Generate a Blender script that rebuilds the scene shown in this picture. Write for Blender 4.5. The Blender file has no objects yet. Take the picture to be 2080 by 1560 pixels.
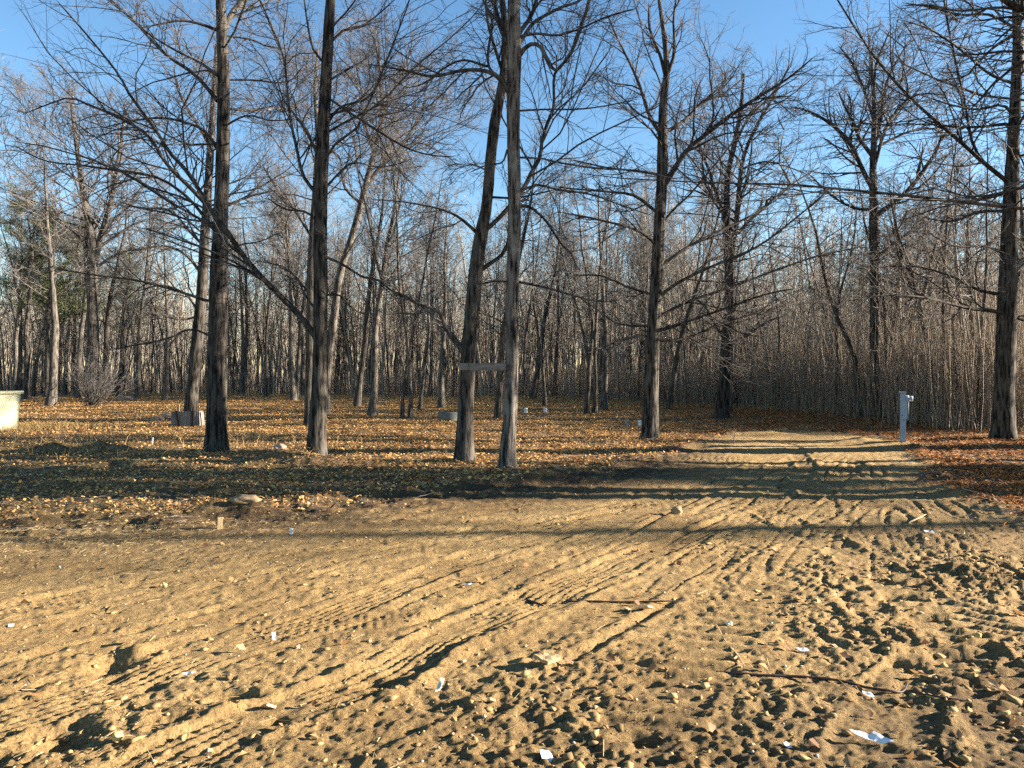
import bpy, math, random
import numpy as np
from math import radians, sin, cos, pi

random.seed(7)
RNG = np.random.default_rng(7)
scene = bpy.context.scene
COL = scene.collection

# ------------------------------------------------------------------ camera, sky, sun, exposure
F, CX, HOR, CAMZ = 1540.0, 1040.0, 755.0, 1.65          # photo pixels (2080 wide), horizon row, eye height
cam_d = bpy.data.cameras.new('camera')
cam = bpy.data.objects.new('camera', cam_d)
COL.objects.link(cam)
cam.location = (0, 0, CAMZ)
cam.rotation_euler = (radians(90), 0, 0)
cam_d.sensor_width = 36
cam_d.lens = 36 * F / 2080
cam_d.shift_y = (HOR - 780) / 2080
cam_d.clip_end = 3000
cam_d.clip_start = 0.05
scene.camera = cam

SUN_AZ, SUN_EL = radians(88), radians(15.5)                # azimuth clockwise from the view direction
w = bpy.data.worlds.new('World')
scene.world = w
w.use_nodes = True
nt = w.node_tree
nt.nodes.clear()
sky = nt.nodes.new('ShaderNodeTexSky')
sky.sky_type = 'NISHITA'
sky.sun_disc = False
sky.sun_elevation = SUN_EL
sky.sun_rotation = SUN_AZ
sky.air_density = 1.0
sky.dust_density = 0.0
sky.ozone_density = 2.0
bg = nt.nodes.new('ShaderNodeBackground')
bg.inputs[1].default_value = 0.051
out = nt.nodes.new('ShaderNodeOutputWorld')
hs = nt.nodes.new('ShaderNodeHueSaturation')
hs.inputs['Saturation'].default_value = 1.16
nt.links.new(sky.outputs[0], hs.inputs['Color'])
nt.links.new(hs.outputs[0], bg.inputs[0])
nt.links.new(bg.outputs[0], out.inputs[0])
sun_d = bpy.data.lights.new('sun', 'SUN')
sun_d.energy = 5.0
sun_d.angle = radians(0.5)
sun_d.color = (1.0, 0.88, 0.74)
sun = bpy.data.objects.new('sun', sun_d)
COL.objects.link(sun)
sdir = np.array([sin(SUN_AZ) * cos(SUN_EL), cos(SUN_AZ) * cos(SUN_EL), sin(SUN_EL)])
from mathutils import Vector, Matrix, Euler
sun.rotation_euler = Vector(sdir).to_track_quat('Z', 'Y').to_euler()
sun.location = (40, 0, 20)
scene.view_settings.view_transform = 'Standard'
scene.view_settings.look = 'None'
scene.view_settings.exposure = 2.45
scene.view_settings.gamma = 1
scene.render.engine = 'CYCLES'
scene.cycles.max_bounces = 5
scene.cycles.diffuse_bounces = 2
scene.cycles.use_denoising = False

# ------------------------------------------------------------------ helpers
def gdist(y):
    return F * CAMZ / (y - HOR)
def gp(x, y):
    d = gdist(y)
    return np.array([(x - CX) / F * d, d])
def p3(x, y, d):
    return np.array([(x - CX) / F * d, d, CAMZ + (HOR - y) / F * d])

def tag(o, label=None, cat=None, group=None, kind=None):
    if label: o['label'] = label
    if cat: o['category'] = cat
    if group: o['group'] = group
    if kind: o['kind'] = kind
    return o

def make_mesh(name, V, quads=None, tris=None, mat=None, smooth=True, cols=None):
    me = bpy.data.meshes.new(name)
    V = np.asarray(V, dtype=np.float32)
    q = np.zeros((0, 4), np.int32) if quads is None or len(quads) == 0 else np.asarray(quads, np.int32)
    t = np.zeros((0, 3), np.int32) if tris is None or len(tris) == 0 else np.asarray(tris, np.int32)
    me.vertices.add(len(V))
    me.vertices.foreach_set('co', V.ravel())
    nl = len(q) * 4 + len(t) * 3
    me.loops.add(nl)
    me.loops.foreach_set('vertex_index', np.concatenate([q.ravel(), t.ravel()]).astype(np.int32))
    me.polygons.add(len(q) + len(t))
    ls = np.concatenate([np.arange(len(q)) * 4, len(q) * 4 + np.arange(len(t)) * 3]).astype(np.int32)
    me.polygons.foreach_set('loop_start', ls)
    if smooth:
        me.polygons.foreach_set('use_smooth', np.ones(len(q) + len(t), bool))
    me.update(calc_edges=True)
    if cols is not None:
        for nm, arr in cols.items():
            a = me.color_attributes.new(nm, 'FLOAT_COLOR', 'POINT')
            arr = np.asarray(arr, np.float32)
            if arr.shape[1] == 3:
                arr = np.concatenate([arr, np.ones((len(arr), 1), np.float32)], 1)
            a.data.foreach_set('color', arr.ravel())
    if mat is not None:
        me.materials.append(mat)
    return me

def link(name, me, parent=None, loc=None, rot=None):
    o = bpy.data.objects.new(name, me)
    COL.objects.link(o)
    if loc is not None: o.location = [float(a) for a in loc]
    if rot is not None: o.rotation_euler = rot
    if parent is not None: o.parent = parent
    return o

def empty(name, loc, label, cat, group=None, rz=0.0):
    o = bpy.data.objects.new(name, None)
    COL.objects.link(o)
    o.location = [float(a) for a in loc]
    o.rotation_euler = (0, 0, rz)
    o.empty_display_size = 0.3
    return tag(o, label, cat, group)

# value / gradient noise in numpy
def _hash(ix, iy, seed):
    h = (ix.astype(np.int64) * 374761393 + iy.astype(np.int64) * 668265263 + seed * 1442695041) & 0xFFFFFFFF
    h = ((h ^ (h >> 13)) * 1274126177) & 0xFFFFFFFF
    h = (h ^ (h >> 16)) & 0xFFFFFFFF
    return h / 4294967295.0
def perlin(x, y, seed=0):
    ix, iy = np.floor(x), np.floor(y)
    fx, fy = x - ix, y - iy
    ux, uy = fx * fx * fx * (fx * (fx * 6 - 15) + 10), fy * fy * fy * (fy * (fy * 6 - 15) + 10)
    def g(ax, ay, dx, dy):
        a = _hash(ix + ax, iy + ay, seed) * 2 * pi
        return np.cos(a) * dx + np.sin(a) * dy
    a, b = g(0, 0, fx, fy), g(1, 0, fx - 1, fy)
    c, d = g(0, 1, fx, fy - 1), g(1, 1, fx - 1, fy - 1)
    return ((a + (b - a) * ux) + ((c + (d - c) * ux) - (a + (b - a) * ux)) * uy) * 1.4
def fbm(x, y, seed=0, octv=4, gain=0.5):
    s, a, f = 0, 1, 1
    for o in range(octv):
        s = s + a * perlin(x * f + 17.3 * o, y * f - 9.1 * o, seed + o)
        a *= gain; f *= 2.03
    return s
def worley(x, y, seed=0):
    ix, iy = np.floor(x), np.floor(y)
    best = np.full(np.shape(x), 9.0)
    rnd = np.zeros(np.shape(x))
    for ax in (-1, 0, 1):
        for ay in (-1, 0, 1):
            cx, cy = ix + ax, iy + ay
            px, py = cx + _hash(cx, cy, seed), cy + _hash(cx, cy, seed + 77)
            dd = np.hypot(px - x, py - y)
            m = dd < best
            best = np.where(m, dd, best)
            rnd = np.where(m, _hash(cx, cy, seed + 133), rnd)
    return best, rnd
def smooth(a, b, x):
    t = np.clip((x - a) / (b - a), 0, 1)
    return t * t * (3 - 2 * t)

def catmull(P, n):
    P = np.asarray(P, float)
    K = len(P)
    if K == 2:
        t = np.linspace(0, 1, n)[:, None]
        return P[0] * (1 - t) + P[1] * t
    Q = np.vstack([2 * P[0] - P[1], P, 2 * P[-1] - P[-2]])
    L = np.concatenate([[0], np.cumsum(np.linalg.norm(np.diff(P[:, :3], axis=0), axis=1))])
    s = np.linspace(0, L[-1], n)
    i = np.clip(np.searchsorted(L, s, side='right') - 1, 0, K - 2)
    t = ((s - L[i]) / (L[i + 1] - L[i]))[:, None]
    a, b, c, d = Q[i], Q[i + 1], Q[i + 2], Q[i + 3]
    return 0.5 * (2 * b + (c - a) * t + (2 * a - 5 * b + 4 * c - d) * t ** 2 + (3 * b - a - 3 * c + d) * t ** 3)

# ------------------------------------------------------------------ materials
def new_mat(name):
    m = bpy.data.materials.new(name)
    m.use_nodes = True
    n = m.node_tree.nodes
    l = m.node_tree.links
    b = n['Principled BSDF']
    b.inputs['Roughness'].default_value = 0.9
    b.inputs['Specular IOR Level'].default_value = 0.15
    return m, n, l, b
def node(n, t, **kw):
    o = n.new(t)
    for k, v in kw.items():
        setattr(o, k, v)
    return o
def ramp(n, l, src, stops):
    r = n.new('ShaderNodeValToRGB')
    e = r.color_ramp.elements
    while len(e) < len(stops): e.new(0.5)
    for i, (p, c) in enumerate(stops):
        e[i].position = p
        e[i].color = (*c, 1)
    l.new(src, r.inputs[0])
    return r
def noise(n, l, vec, scale, detail=4, rough=0.6):
    t = n.new('ShaderNodeTexNoise')
    t.inputs['Scale'].default_value = scale
    t.inputs['Detail'].default_value = detail
    t.inputs['Roughness'].default_value = rough
    l.new(vec, t.inputs['Vector'])
    return t
def mixc(n, l, fac, a, b, mode='MIX'):
    m = n.new('ShaderNodeMix'); m.data_type = 'RGBA'; m.blend_type = mode
    for s, v in ((m.inputs[0], fac), (m.inputs[6], a), (m.inputs[7], b)):
        if hasattr(v, 'links'): l.new(v, s)
        elif isinstance(v, (int, float)): s.default_value = v
        else: s.default_value = (*v, 1)
    return m.outputs[2]

def bark_material(name, dark, light, lichen, lich_amt=0.45, stretch=0.10, scale=34, bump=0.6):
    m, n, l, b = new_mat(name)
    tc = n.new('ShaderNodeTexCoord')
    mp = n.new('ShaderNodeMapping'); mp.inputs['Scale'].default_value = (1, 1, stretch)
    l.new(tc.outputs['Object'], mp.inputs[0])
    v = noise(n, l, mp.outputs[0], scale, 5, 0.65)
    r = ramp(n, l, v.outputs[0], [(0.41, dark), (0.58, light)])
    big = noise(n, l, tc.outputs['Object'], 2.3, 4, 0.7)
    rb = ramp(n, l, big.outputs[0], [(0.50, (0, 0, 0)), (0.68, (lich_amt,) * 3)])
    c = mixc(n, l, rb.outputs[0], r.outputs[0], lichen)
    oi = n.new('ShaderNodeObjectInfo')
    mr = n.new('ShaderNodeMapRange'); l.new(oi.outputs['Random'], mr.inputs[0])
    mr.inputs[3].default_value = 0.75; mr.inputs[4].default_value = 1.25
    c2 = mixc(n, l, 1.0, c, (1, 1, 1), 'MULTIPLY')
    l.new(mr.outputs[0], c2.node.inputs[7])
    l.new(c2, b.inputs['Base Color'])
    bp = n.new('ShaderNodeBump'); bp.inputs['Strength'].default_value = bump; bp.inputs['Distance'].default_value = 0.02
    l.new(v.outputs[0], bp.inputs['Height']); l.new(bp.outputs[0], b.inputs['Normal'])
    return m
M_bark = bark_material('furrowed_bark', (0.007, 0.006, 0.0055), (0.088, 0.076, 0.062), (0.085, 0.082, 0.066), 0.35, 0.15, 17, 1.0)
M_bark_pale = bark_material('pale_shaggy_bark', (0.012, 0.010, 0.009), (0.17, 0.145, 0.12), (0.27, 0.25, 0.215), 0.6, 0.11, 15, 1.0)
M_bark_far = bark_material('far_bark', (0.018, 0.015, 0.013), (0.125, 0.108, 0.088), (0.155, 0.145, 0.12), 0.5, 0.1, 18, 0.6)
M_limb = bark_material('limb_bark', (0.014, 0.012, 0.011), (0.075, 0.064, 0.053), (0.17, 0.16, 0.14), 0.5, 0.6, 18, 0.4)
def plain(name, col, rough=0.9, var=0.25, scale=8.0):
    m, n, l, b = new_mat(name)
    tc = n.new('ShaderNodeTexCoord')
    v = noise(n, l, tc.outputs['Object'], scale, 4, 0.6)
    r = ramp(n, l, v.outputs[0], [(0.3, tuple(c * (1 - var) for c in col)), (0.7, tuple(min(1, c * (1 + var)) for c in col))])
    l.new(r.outputs[0], b.inputs['Base Color'])
    b.inputs['Roughness'].default_value = rough
    return m
M_twig = plain('twig_bark', (0.118, 0.106, 0.098), 0.75, 0.45, 0.8)
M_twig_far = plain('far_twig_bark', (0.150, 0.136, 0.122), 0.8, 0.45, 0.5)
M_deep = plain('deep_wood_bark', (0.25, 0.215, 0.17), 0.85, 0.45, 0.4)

def attr_mat(name, attr='Col', rough=0.85, translucent=0.0, spec=0.15):
    m, n, l, b = new_mat(name)
    a = n.new('ShaderNodeAttribute'); a.attribute_name = attr
    l.new(a.outputs['Color'], b.inputs['Base Color'])
    b.inputs['Roughness'].default_value = rough
    b.inputs['Specular IOR Level'].default_value = spec
    if translucent:
        tr = n.new('ShaderNodeBsdfTranslucent'); l.new(a.outputs['Color'], tr.inputs[0])
        mx = n.new('ShaderNodeMixShader'); mx.inputs[0].default_value = translucent
        l.new(b.outputs[0], mx.inputs[1]); l.new(tr.outputs[0], mx.inputs[2])
        l.new(mx.outputs[0], n['Material Output'].inputs[0])
    return m
M_leaf = attr_mat('dry_leaf', rough=0.7, translucent=0.25, spec=0.3)
M_grass = attr_mat('dry_grass', rough=0.75, translucent=0.25, spec=0.2)
M_clod = attr_mat('soil_clod', rough=0.95)
M_needle = attr_mat('pine_needles', rough=0.7, translucent=0.2)

# ground material: masks in vertex colours (R lane soil, G grass, B leaf litter; A unused)
def ground_material():
    m, n, l, b = new_mat('soil_and_litter')
    tc = n.new('ShaderNodeTexCoord')
    P = tc.outputs['Object']
    a = n.new('ShaderNodeAttribute'); a.attribute_name = 'Mask'
    sp = n.new('ShaderNodeSeparateColor'); l.new(a.outputs['Color'], sp.inputs[0])
    # sandy soil
    s1 = noise(n, l, P, 0.9, 5, 0.6)
    soil = ramp(n, l, s1.outputs[0], [(0.30, (0.265, 0.168, 0.068)), (0.5, (0.40, 0.268, 0.112)), (0.72, (0.48, 0.332, 0.148))])
    s2 = noise(n, l, P, 55, 6, 0.85)
    gr = ramp(n, l, s2.outputs[0], [(0.38, (0.34, 0.31, 0.28)), (0.47, (0.90, 0.90, 0.90)), (0.66, (1.40, 1.38, 1.32))])
    soil_c = mixc(n, l, 1.0, soil.outputs[0], gr.outputs[0], 'MULTIPLY')
    s4 = noise(n, l, P, 7, 4, 0.7)
    r4 = ramp(n, l, s4.outputs[0], [(0.42, (0, 0, 0)), (0.66, (0.6, 0.6, 0.6))])
    soil_c = mixc(n, l, r4.outputs[0], soil_c, (0.20, 0.13, 0.06))
    # grass thatch
    a3 = n.new('ShaderNodeAttribute'); a3.attribute_name = 'SoilDark'
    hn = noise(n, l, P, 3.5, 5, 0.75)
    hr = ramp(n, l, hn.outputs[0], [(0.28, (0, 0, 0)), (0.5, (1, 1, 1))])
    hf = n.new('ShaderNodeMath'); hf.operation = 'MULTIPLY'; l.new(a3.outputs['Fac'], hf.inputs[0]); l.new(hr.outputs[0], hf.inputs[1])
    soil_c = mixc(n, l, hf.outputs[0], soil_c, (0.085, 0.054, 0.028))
    g1 = noise(n, l, P, 5, 5, 0.75)
    grass = ramp(n, l, g1.outputs[0], [(0.35, (0.06, 0.042, 0.022)), (0.5, (0.17, 0.12, 0.052)), (0.68, (0.36, 0.26, 0.12))])
    # leaf floor
    v = n.new('ShaderNodeTexVoronoi'); v.inputs['Scale'].default_value = 16; l.new(P, v.inputs['Vector'])
    vs = n.new('ShaderNodeSeparateColor'); l.new(v.outputs['Color'], vs.inputs[0])
    leaf = ramp(n, l, vs.outputs[0], [(0.0, (0.04, 0.022, 0.012)), (0.4, (0.16, 0.085, 0.042)), (0.7, (0.28, 0.16, 0.075)), (1.0, (0.45, 0.30, 0.15))])
    c = mixc(n, l, sp.outputs[1], soil_c, grass.outputs[0])
    c = mixc(n, l, sp.outputs[2], c, leaf.outputs[0])
    l.new(c, b.inputs['Base Color'])
    # relief
    add = n.new('ShaderNodeMath'); add.operation = 'MULTIPLY_ADD'; add.inputs[1].default_value = 0.5
    s3 = noise(n, l, P, 16, 6, 0.8)
    l.new(s2.outputs[0], add.inputs[0]); l.new(s3.outputs[0], add.inputs[2])
    bp = n.new('ShaderNodeBump'); bp.inputs['Strength'].default_value = 1.0; bp.inputs['Distance'].default_value = 0.06
    l.new(add.outputs[0], bp.inputs['Height'])
    l.new(bp.outputs[0], b.inputs['Normal'])
    return m
M_ground = ground_material()

# ------------------------------------------------------------------ ground masks and height
def poly_world(pts):
    return np.array([gp(x, y) for x, y in pts])
lane_px = [(-900, 1120), (-200, 1075), (0, 1065), (150, 1060), (350, 1052), (500, 1040), (640, 1022), (800, 1006), (980, 992), (1120, 976), (1230, 958),
           (1330, 930), (1400, 905), (1450, 890), (1500, 878), (1600, 872), (1700, 878), (1800, 888), (1850, 915), (1890, 950), (1900, 985),
           (1960, 1020), (2080, 1075), (2400, 1140), (3100, 1200), (4200, 1900), (1040, 6000), (-2500, 2200)]
LANE = poly_world(lane_px)
def sdist(x, y, poly):
    """signed distance, positive inside"""
    x, y = np.asarray(x, float), np.asarray(y, float)
    best = np.full(x.shape, 1e9); ins = np.zeros(x.shape, bool)
    for (ax, ay), (bx, by) in zip(poly, np.roll(poly, -1, 0)):
        vx, vy = bx - ax, by - ay
        t = np.clip(((x - ax) * vx + (y - ay) * vy) / (vx * vx + vy * vy + 1e-12), 0, 1)
        best = np.minimum(best, np.hypot(x - ax - t * vx, y - ay - t * vy))
        c = ((ay > y) != (by > y)) & (x < (bx - ax) * (y - ay) / (by - ay + 1e-12) + ax)
        ins ^= c
    return np.where(ins, best, -best)
def curve_dist(x, y, pts):
    """distance to a polyline and arc length along it"""
    best = np.full(np.shape(x), 1e9); arc = np.zeros(np.shape(x)); side = np.zeros(np.shape(x)); acc = 0.0
    for (ax, ay), (bx, by) in zip(pts[:-1], pts[1:]):
        vx, vy = bx - ax, by - ay
        L = math.hypot(vx, vy)
        t = np.clip(((x - ax) * vx + (y - ay) * vy) / (L * L), 0, 1)
        d = np.hypot(x - ax - t * vx, y - ay - t * vy)
        m = d < best
        best = np.where(m, d, best); arc = np.where(m, acc + t * L, arc)
        side = np.where(m, np.sign(vx * (y - ay) - vy * (x - ax)), side)
        acc += L
    return best * side, arc

# tracks: photo-pixel guide points, half width, depth, lug kind
TRACKS = [
    ([(-250, 1560), (150, 1420), (420, 1330), (700, 1235), (1000, 1120), (1300, 1040), (1540, 965), (1640, 915)], .17, .030, 1),
    ([(150, 1640), (480, 1480), (760, 1375), (900, 1300), (1100, 1210), (1400, 1090), (1650, 1005), (1740, 940)], .17, .040, 1),
    ([(-200, 1340), (200, 1290), (500, 1275), (800, 1258), (1000, 1240), (1200, 1215)], .15, .022, 2),
    ([(-200, 1265), (300, 1190), (600, 1130), (900, 1085), (1200, 1045), (1380, 1005)], .16, .018, 1),
    ([(500, 1640), (850, 1430), (1000, 1340), (1180, 1250), (1420, 1150), (1640, 1060), (1800, 985)], .15, .022, 0),
    ([(2150, 1700), (2060, 1480), (1960, 1330), (1880, 1230), (1790, 1165), (1690, 1105), (1600, 1060), (1500, 1020)], .20, .045, 3),
    ([(1760, 1680), (1800, 1500), (1850, 1400), (1960, 1290), (2060, 1240), (2200, 1190)], .20, .035, 3),
    ([(1560, 1010), (1610, 985), (1640, 950), (1620, 920), (1600, 900)], .16, .05, 0),
    ([(1300, 1500), (1460, 1300), (1560, 1200), (1600, 1130), (1760, 1020)], .18, .02, 3),
    ([(900, 1120), (1150, 1060), (1350, 1010), (1500, 960), (1560, 930)], .14, .02, 1),
    ([(1500, 1100), (1700, 1080), (1900, 1090), (2100, 1130)], .16, .018, 1),
]
TR = []
for pts, hw, dep, lug in TRACKS:
    c = catmull([gp(*p) for p in pts], 40)
    TR.append((c, hw, dep, lug, c.min(0) - 0.6, c.max(0) + 0.6))
# mounds: photo px, radius m (x, y), height
MOUNDS = [(60, 912, .9, .3, .16), (120, 916, .5, .25, .22), (215, 918, .55, .28, .28), (300, 922, .6, .22, .13), (400, 928, .9, .25, .10),
          (-150, 915, 1.2, .3, .2), (585, 935, .5, .2, .22), (640, 945, .9, .25, .20), (720, 965, .8, .2, .12), (820, 975, .9, .2, .10),
          (470, 1000, .45, .2, .13), (500, 1042, .35, .16, .14), (1110, 975, .5, .25, .12), (1240, 900, .6, .35, .13), (1125, 906, .4, .25, .12),
          (1130, 966, .3, .15, .1), (1000, 968, .7, .3, .09), (1750, 898, .6, .4, .14), (1790, 905, .4, .3, .12), (1650, 940, .5, .3, .07),
          (300, 1060, .5, .18, .06), (150, 985, .9, .2, .08), (250, 1030, .8, .2, .06), (1970, 1100, .8, .3, .10), (2040, 1170, .9, .3, .08),
          (1330, 975, .9, .2, .06), (1450, 905, .8, .3, .1), (1540, 880, .9, .3, .08),(318,852,.5,.3,.05)]
def height(x, y, fine=False):
    x, y = np.asarray(x, float), np.asarray(y, float)
    h = 0.10 * fbm(x * .09, y * .09, 3, 3) * smooth(6, 30, np.hypot(x, y))
    h = h + 0.035 * fbm(x * .5, y * .5, 11, 3) * smooth(3, 12, y)
    for px, py, rx, ry, hh in MOUNDS:
        cx, cy = gp(px, py)
        e = ((x - cx) / rx) ** 2 + ((y - cy) / ry) ** 2
        h = h + hh * .8 * np.exp(-e) * (1 + 0.35 * perlin(x * 3.1, y * 3.1, 5))
    sd = sdist(x, y, LANE) if x.ndim == 0 or x.size < 2000 else None
    return h if not fine else h
def sizes_mask(x, y):
    """roughness of churned soil: 0 smooth ... 1 rough"""
    r = smooth(5.6, 3.6, y - 0.10 * x) * 0.9
    r = np.maximum(r, smooth(0.2, 2.2, x - 0.10 * (y - 4)) * smooth(9.5, 6.0, y))
    r = np.maximum(r, 0.22)
    return np.clip(r * (0.7 + 0.5 * fbm(x * .6, y * .6, 21, 2)), 0.12, 1.15)
def fine_height(x, y, sd):
    lane = smooth(-.25, .25, sd)
    rough = sizes_mask(x, y)
    near = smooth(26, 12, y)
    h = np.zeros_like(x)
    ridg = lambda a_, sd_: 1 - 2.2 * np.abs(perlin(x * a_ + 3.1, y * a_ - 7.7, sd_))
    track_flat = np.zeros_like(x)
    tr = np.zeros_like(x)
    for c, hw, dep, lug, lo, hi in TR:
        m = (x > lo[0]) & (x < hi[0]) & (y > lo[1]) & (y < hi[1])
        if not m.any(): continue
        xm, ym = x[m], y[m]
        s, arc = curve_dist(xm, ym, c)
        s = s + .05 * fbm(xm * 1.3, ym * 1.3, 71, 2)
        a = np.abs(s)
        ins = smooth(hw + .03, hw - .03, a)
        ridge = np.exp(-((a - hw - .03) / .03) ** 2)
        dep = dep * .42 * (.7 + .6 * fbm(xm * .9, ym * .9, 75, 2)); z = -dep * ins + dep * .7 * ridge * (1 + 1.2 * perlin(xm * 6, ym * 6, 8))
        if lug == 1:
            lz = .0022 * np.sign(np.sin(arc * 2 * pi / .055 + np.sign(s) * a * 18)) + .006 * np.cos(s * 2 * pi / .06)
        elif lug == 2:
            lz = .0030 * np.sign(np.sin(arc * 2 * pi / .06)) * (np.abs(a - hw * .6) < .06) + .004 * np.cos(s * 2 * pi / .04)
        elif lug == 3:
            lz = .020 * smooth(-.2, .6, np.sin(arc * 2 * pi / .16 + a * 14 * np.sign(s)))
        else:
            lz = 0
        z = z + lz * ins * smooth(.2, .5, .5 + fbm(xm * 1.2, ym * 1.2, 31, 2))
        tr[m] += z
        track_flat[m] = np.maximum(track_flat[m], ins * (0.75 if lug else .4))
    soft = (1 - track_flat)
    n1 = fbm(x * 3.2, y * 3.2, 41, 4, .55)
    n2 = fbm(x * 9, y * 9, 43, 3, .6)
    pits = np.clip(-fbm(x * 7.5, y * 7.5, 45, 3) - .16, 0, .35)
    w1, r1 = worley(x * 9 + .4 * n1, y * 9 + .4 * n2, 51)
    w2, r2 = worley(x * 22, y * 22, 53)
    lumps = np.clip(.42 - w1, 0, 1) * (r1 > .55) * r1
    small = np.clip(.45 - w2, 0, 1) * (r2 > .5)
    pit2 = np.clip(-fbm(x * 15, y * 15, 57, 2) - .22, 0, 1)
    soil = rough * soft * (.012 * n1 + .012 * n2 - .055 * pits * smooth(-.3, .4, fbm(x * .8, y * .8, 46, 2)) + .035 * lumps * near + .011 * ridg(10, 47) + .007 * ridg(21, 48)) + (.020 * small * (0.15 + rough) - .035 * pit2 * (.15 + rough)) * near * (1 - .6 * track_flat) + .004 * n2
    # streaks that follow the traffic
    ang = .42
    u, v = x * cos(ang) + y * sin(ang), -x * sin(ang) + y * cos(ang)
    soil = soil + .006 * fbm(u * .8, v * 7.0, 61, 3) * (1 - .5 * rough)
    th, rr_ = np.arctan2(x - 8.5, 18.0 - y), np.hypot(x - 8.5, y - 18.0)
    gv = perlin(th * 26, rr_ * .30, 62); g2 = perlin(th * 60, rr_ * .45 + 9, 63)
    on = smooth(-.15, .25, fbm(x * .35, y * .35, 64, 2))
    groove = np.clip(.10 - np.abs(gv), 0, 1) / .10 * on + .6 * np.clip(.12 - np.abs(g2), 0, 1) / .12 * (1 - on)
    lip = np.clip(.10 - np.abs(np.abs(gv) - .17), 0, 1) / .10 * on
    wob = 1 + .8 * perlin(x * 7, y * 7, 68)
    soil = soil + (-.020 * groove + .010 * lip) * wob * smooth(3.2, 4.6, y) * smooth(19, 12, y)
    off = .03 * fbm(x * 1.6, y * 1.6, 65, 4) + .02 * fbm(x * 6, y * 6, 66, 3) + .05 * np.exp(-((sd + .2) / .9) ** 2) * fbm(x * 2.6, y * 4.2, 69, 4)
    bank = .05 * np.exp(-((sd + .12) / .22) ** 2) * (1 + .8 * fbm(x * 1.5, y * 1.5, 67, 2))
    edge_ = .05 * np.exp(-((sd - .2) / .7) ** 2) * smooth(6, 2, x) * (fbm(x * 2.6, y * 4.2, 69, 4) + .5 * lumps * 2)
    soil = soil + edge_
    return lane * (soil + tr) + (1 - lane) * off + bank * smooth(30, 10, y)
# hand-placed footprints / holes and humps near the camera: px, rx, ry, depth
HOLES = [(230, 1345, .13, .12, .075), (215, 1375, .10, .06, .05), (150, 1490, .14, .10, .08), (110, 1510, .14, .08, .05), (480, 1415, .11, .05, .05), (1300, 1500, .09, .05, .05),
         (1785, 1185, .18, .07, .06), (1830, 1215, .15, .07, .05), (1830, 1345, .11, .07, .05), (560, 1455, .06, .04, .035), (310, 1395, .06, .05, .04), (770, 1380, .11, .05, .045),
         (1100, 1475, .07, .05, .04), (1320, 1385, .07, .04, .04), (90, 1112, .25, .08, .05), (1930, 1330, .10, .06, .05), (1560, 1440, .07, .05, .04), (1880, 1260, .12, .05, .05),
         (340, 1460, .06, .04, .03), (160, 1465, .06, .04, .04), (1280, 1345, .08, .04, .03), (640, 1370, .06, .03, .03), (880, 1430, .06, .04, .04), (1010, 1440, .05, .03, .03)]
HUMPS = [(270, 1330, .08, .12, .06), (185, 1480, .10, .12, .05), (520, 1405, .12, .05, .035), (1810, 1190, .15, .06, .03), (700, 1360, .2, .06, .03), (1120, 1350, .08, .05, .03), (420, 1440, .15, .05, .03)]
def full_height(x, y):
    x, y = np.atleast_1d(np.asarray(x, float)), np.atleast_1d(np.asarray(y, float))
    sd = sdist(x, y, LANE)
    h = height(x, y) + fine_height(x, y, sd)
    for lst, sg in ((HOLES, -1), (HUMPS, 1)):
        for px, py, rx, ry, dp in lst:
            cx, cy = gp(px, py)
            m = (np.abs(x - cx) < 3 * rx) & (np.abs(y - cy) < 3 * ry)
            if m.any():
                e = ((x[m] - cx) / rx) ** 2 + ((y[m] - cy) / ry) ** 2
                h[m] += sg * dp * (1 if sg < 0 else .6) * np.exp(-e ** 1.4) * (1 + .3 * perlin(x[m] * 12, y[m] * 12, 9))
    return h
def H(x, y):
    return float(full_height([x], [y])[0])

# one sheet: fine fan in front, coarse to the horizon
NR, NC = 560, 700
s = np.linspace(2.3 ** -.62, 95 ** -.62, NR)
ys = s ** (-1 / .62)
front = np.array([-400, -150, -60, -25, -10, -4, -1, 0.5, 1.4, 1.9])
back = np.array([100, 110, 125, 150, 190, 260, 380, 600, 1000])
Y = np.concatenate([front, ys, back])
u = np.linspace(-1, 1, NC)
outer = np.array([1.04, 1.1, 1.2, 1.35, 1.6, 2.0, 2.8, 4.2, 7, 14])
U = np.concatenate([-outer[::-1], u, outer])
W = .9 + .76 * np.clip(Y, 1.5, 1e9)
W = np.where(Y < 1.5, 2.04 + (1.5 - Y) * .6, W)
X = U[None, :] * W[:, None]
# make the outermost columns reach far
far = np.clip(np.abs(U) - 1.6, 0, None)
X = X + np.sign(U)[None, :] * (far[None, :] ** 1.0) * 45
YY = np.repeat(Y[:, None], len(U), 1)
sdg = sdist(X, YY, LANE)
Z = full_height(X.ravel(), YY.ravel()).reshape(X.shape)
Z = np.where(np.hypot(X, YY) > 120, Z * 0.3, Z)
nr, nc = X.shape
idx = np.arange(nr * nc).reshape(nr, nc)
quads = np.stack([idx[:-1, :-1], idx[:-1, 1:], idx[1:, 1:], idx[1:, :-1]], -1).reshape(-1, 4)
def masks(x, y, sd):
    n = fbm(x * .8, y * .8, 81, 4)
    lane = smooth(-.35, .3, sd + .45 * n)
    # leaf litter everywhere off the lane except the grassy left front
    gx = smooth(-.5, -5.5, x + .25 * (y - 12)) * smooth(24, 15, y)
    g = np.clip((1 - lane) * (0.25 + .75 * gx + .45 * fbm(x * .45, y * .45, 83, 3)), 0, 1)
    leaf = np.clip((1 - lane) * (1 - .75 * gx - .35 * fbm(x * .45, y * .45, 83, 3)), 0, 1)
    return lane, g, leaf
lm, gm, fm = masks(X.ravel(), YY.ravel(), sdg.ravel())
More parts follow.
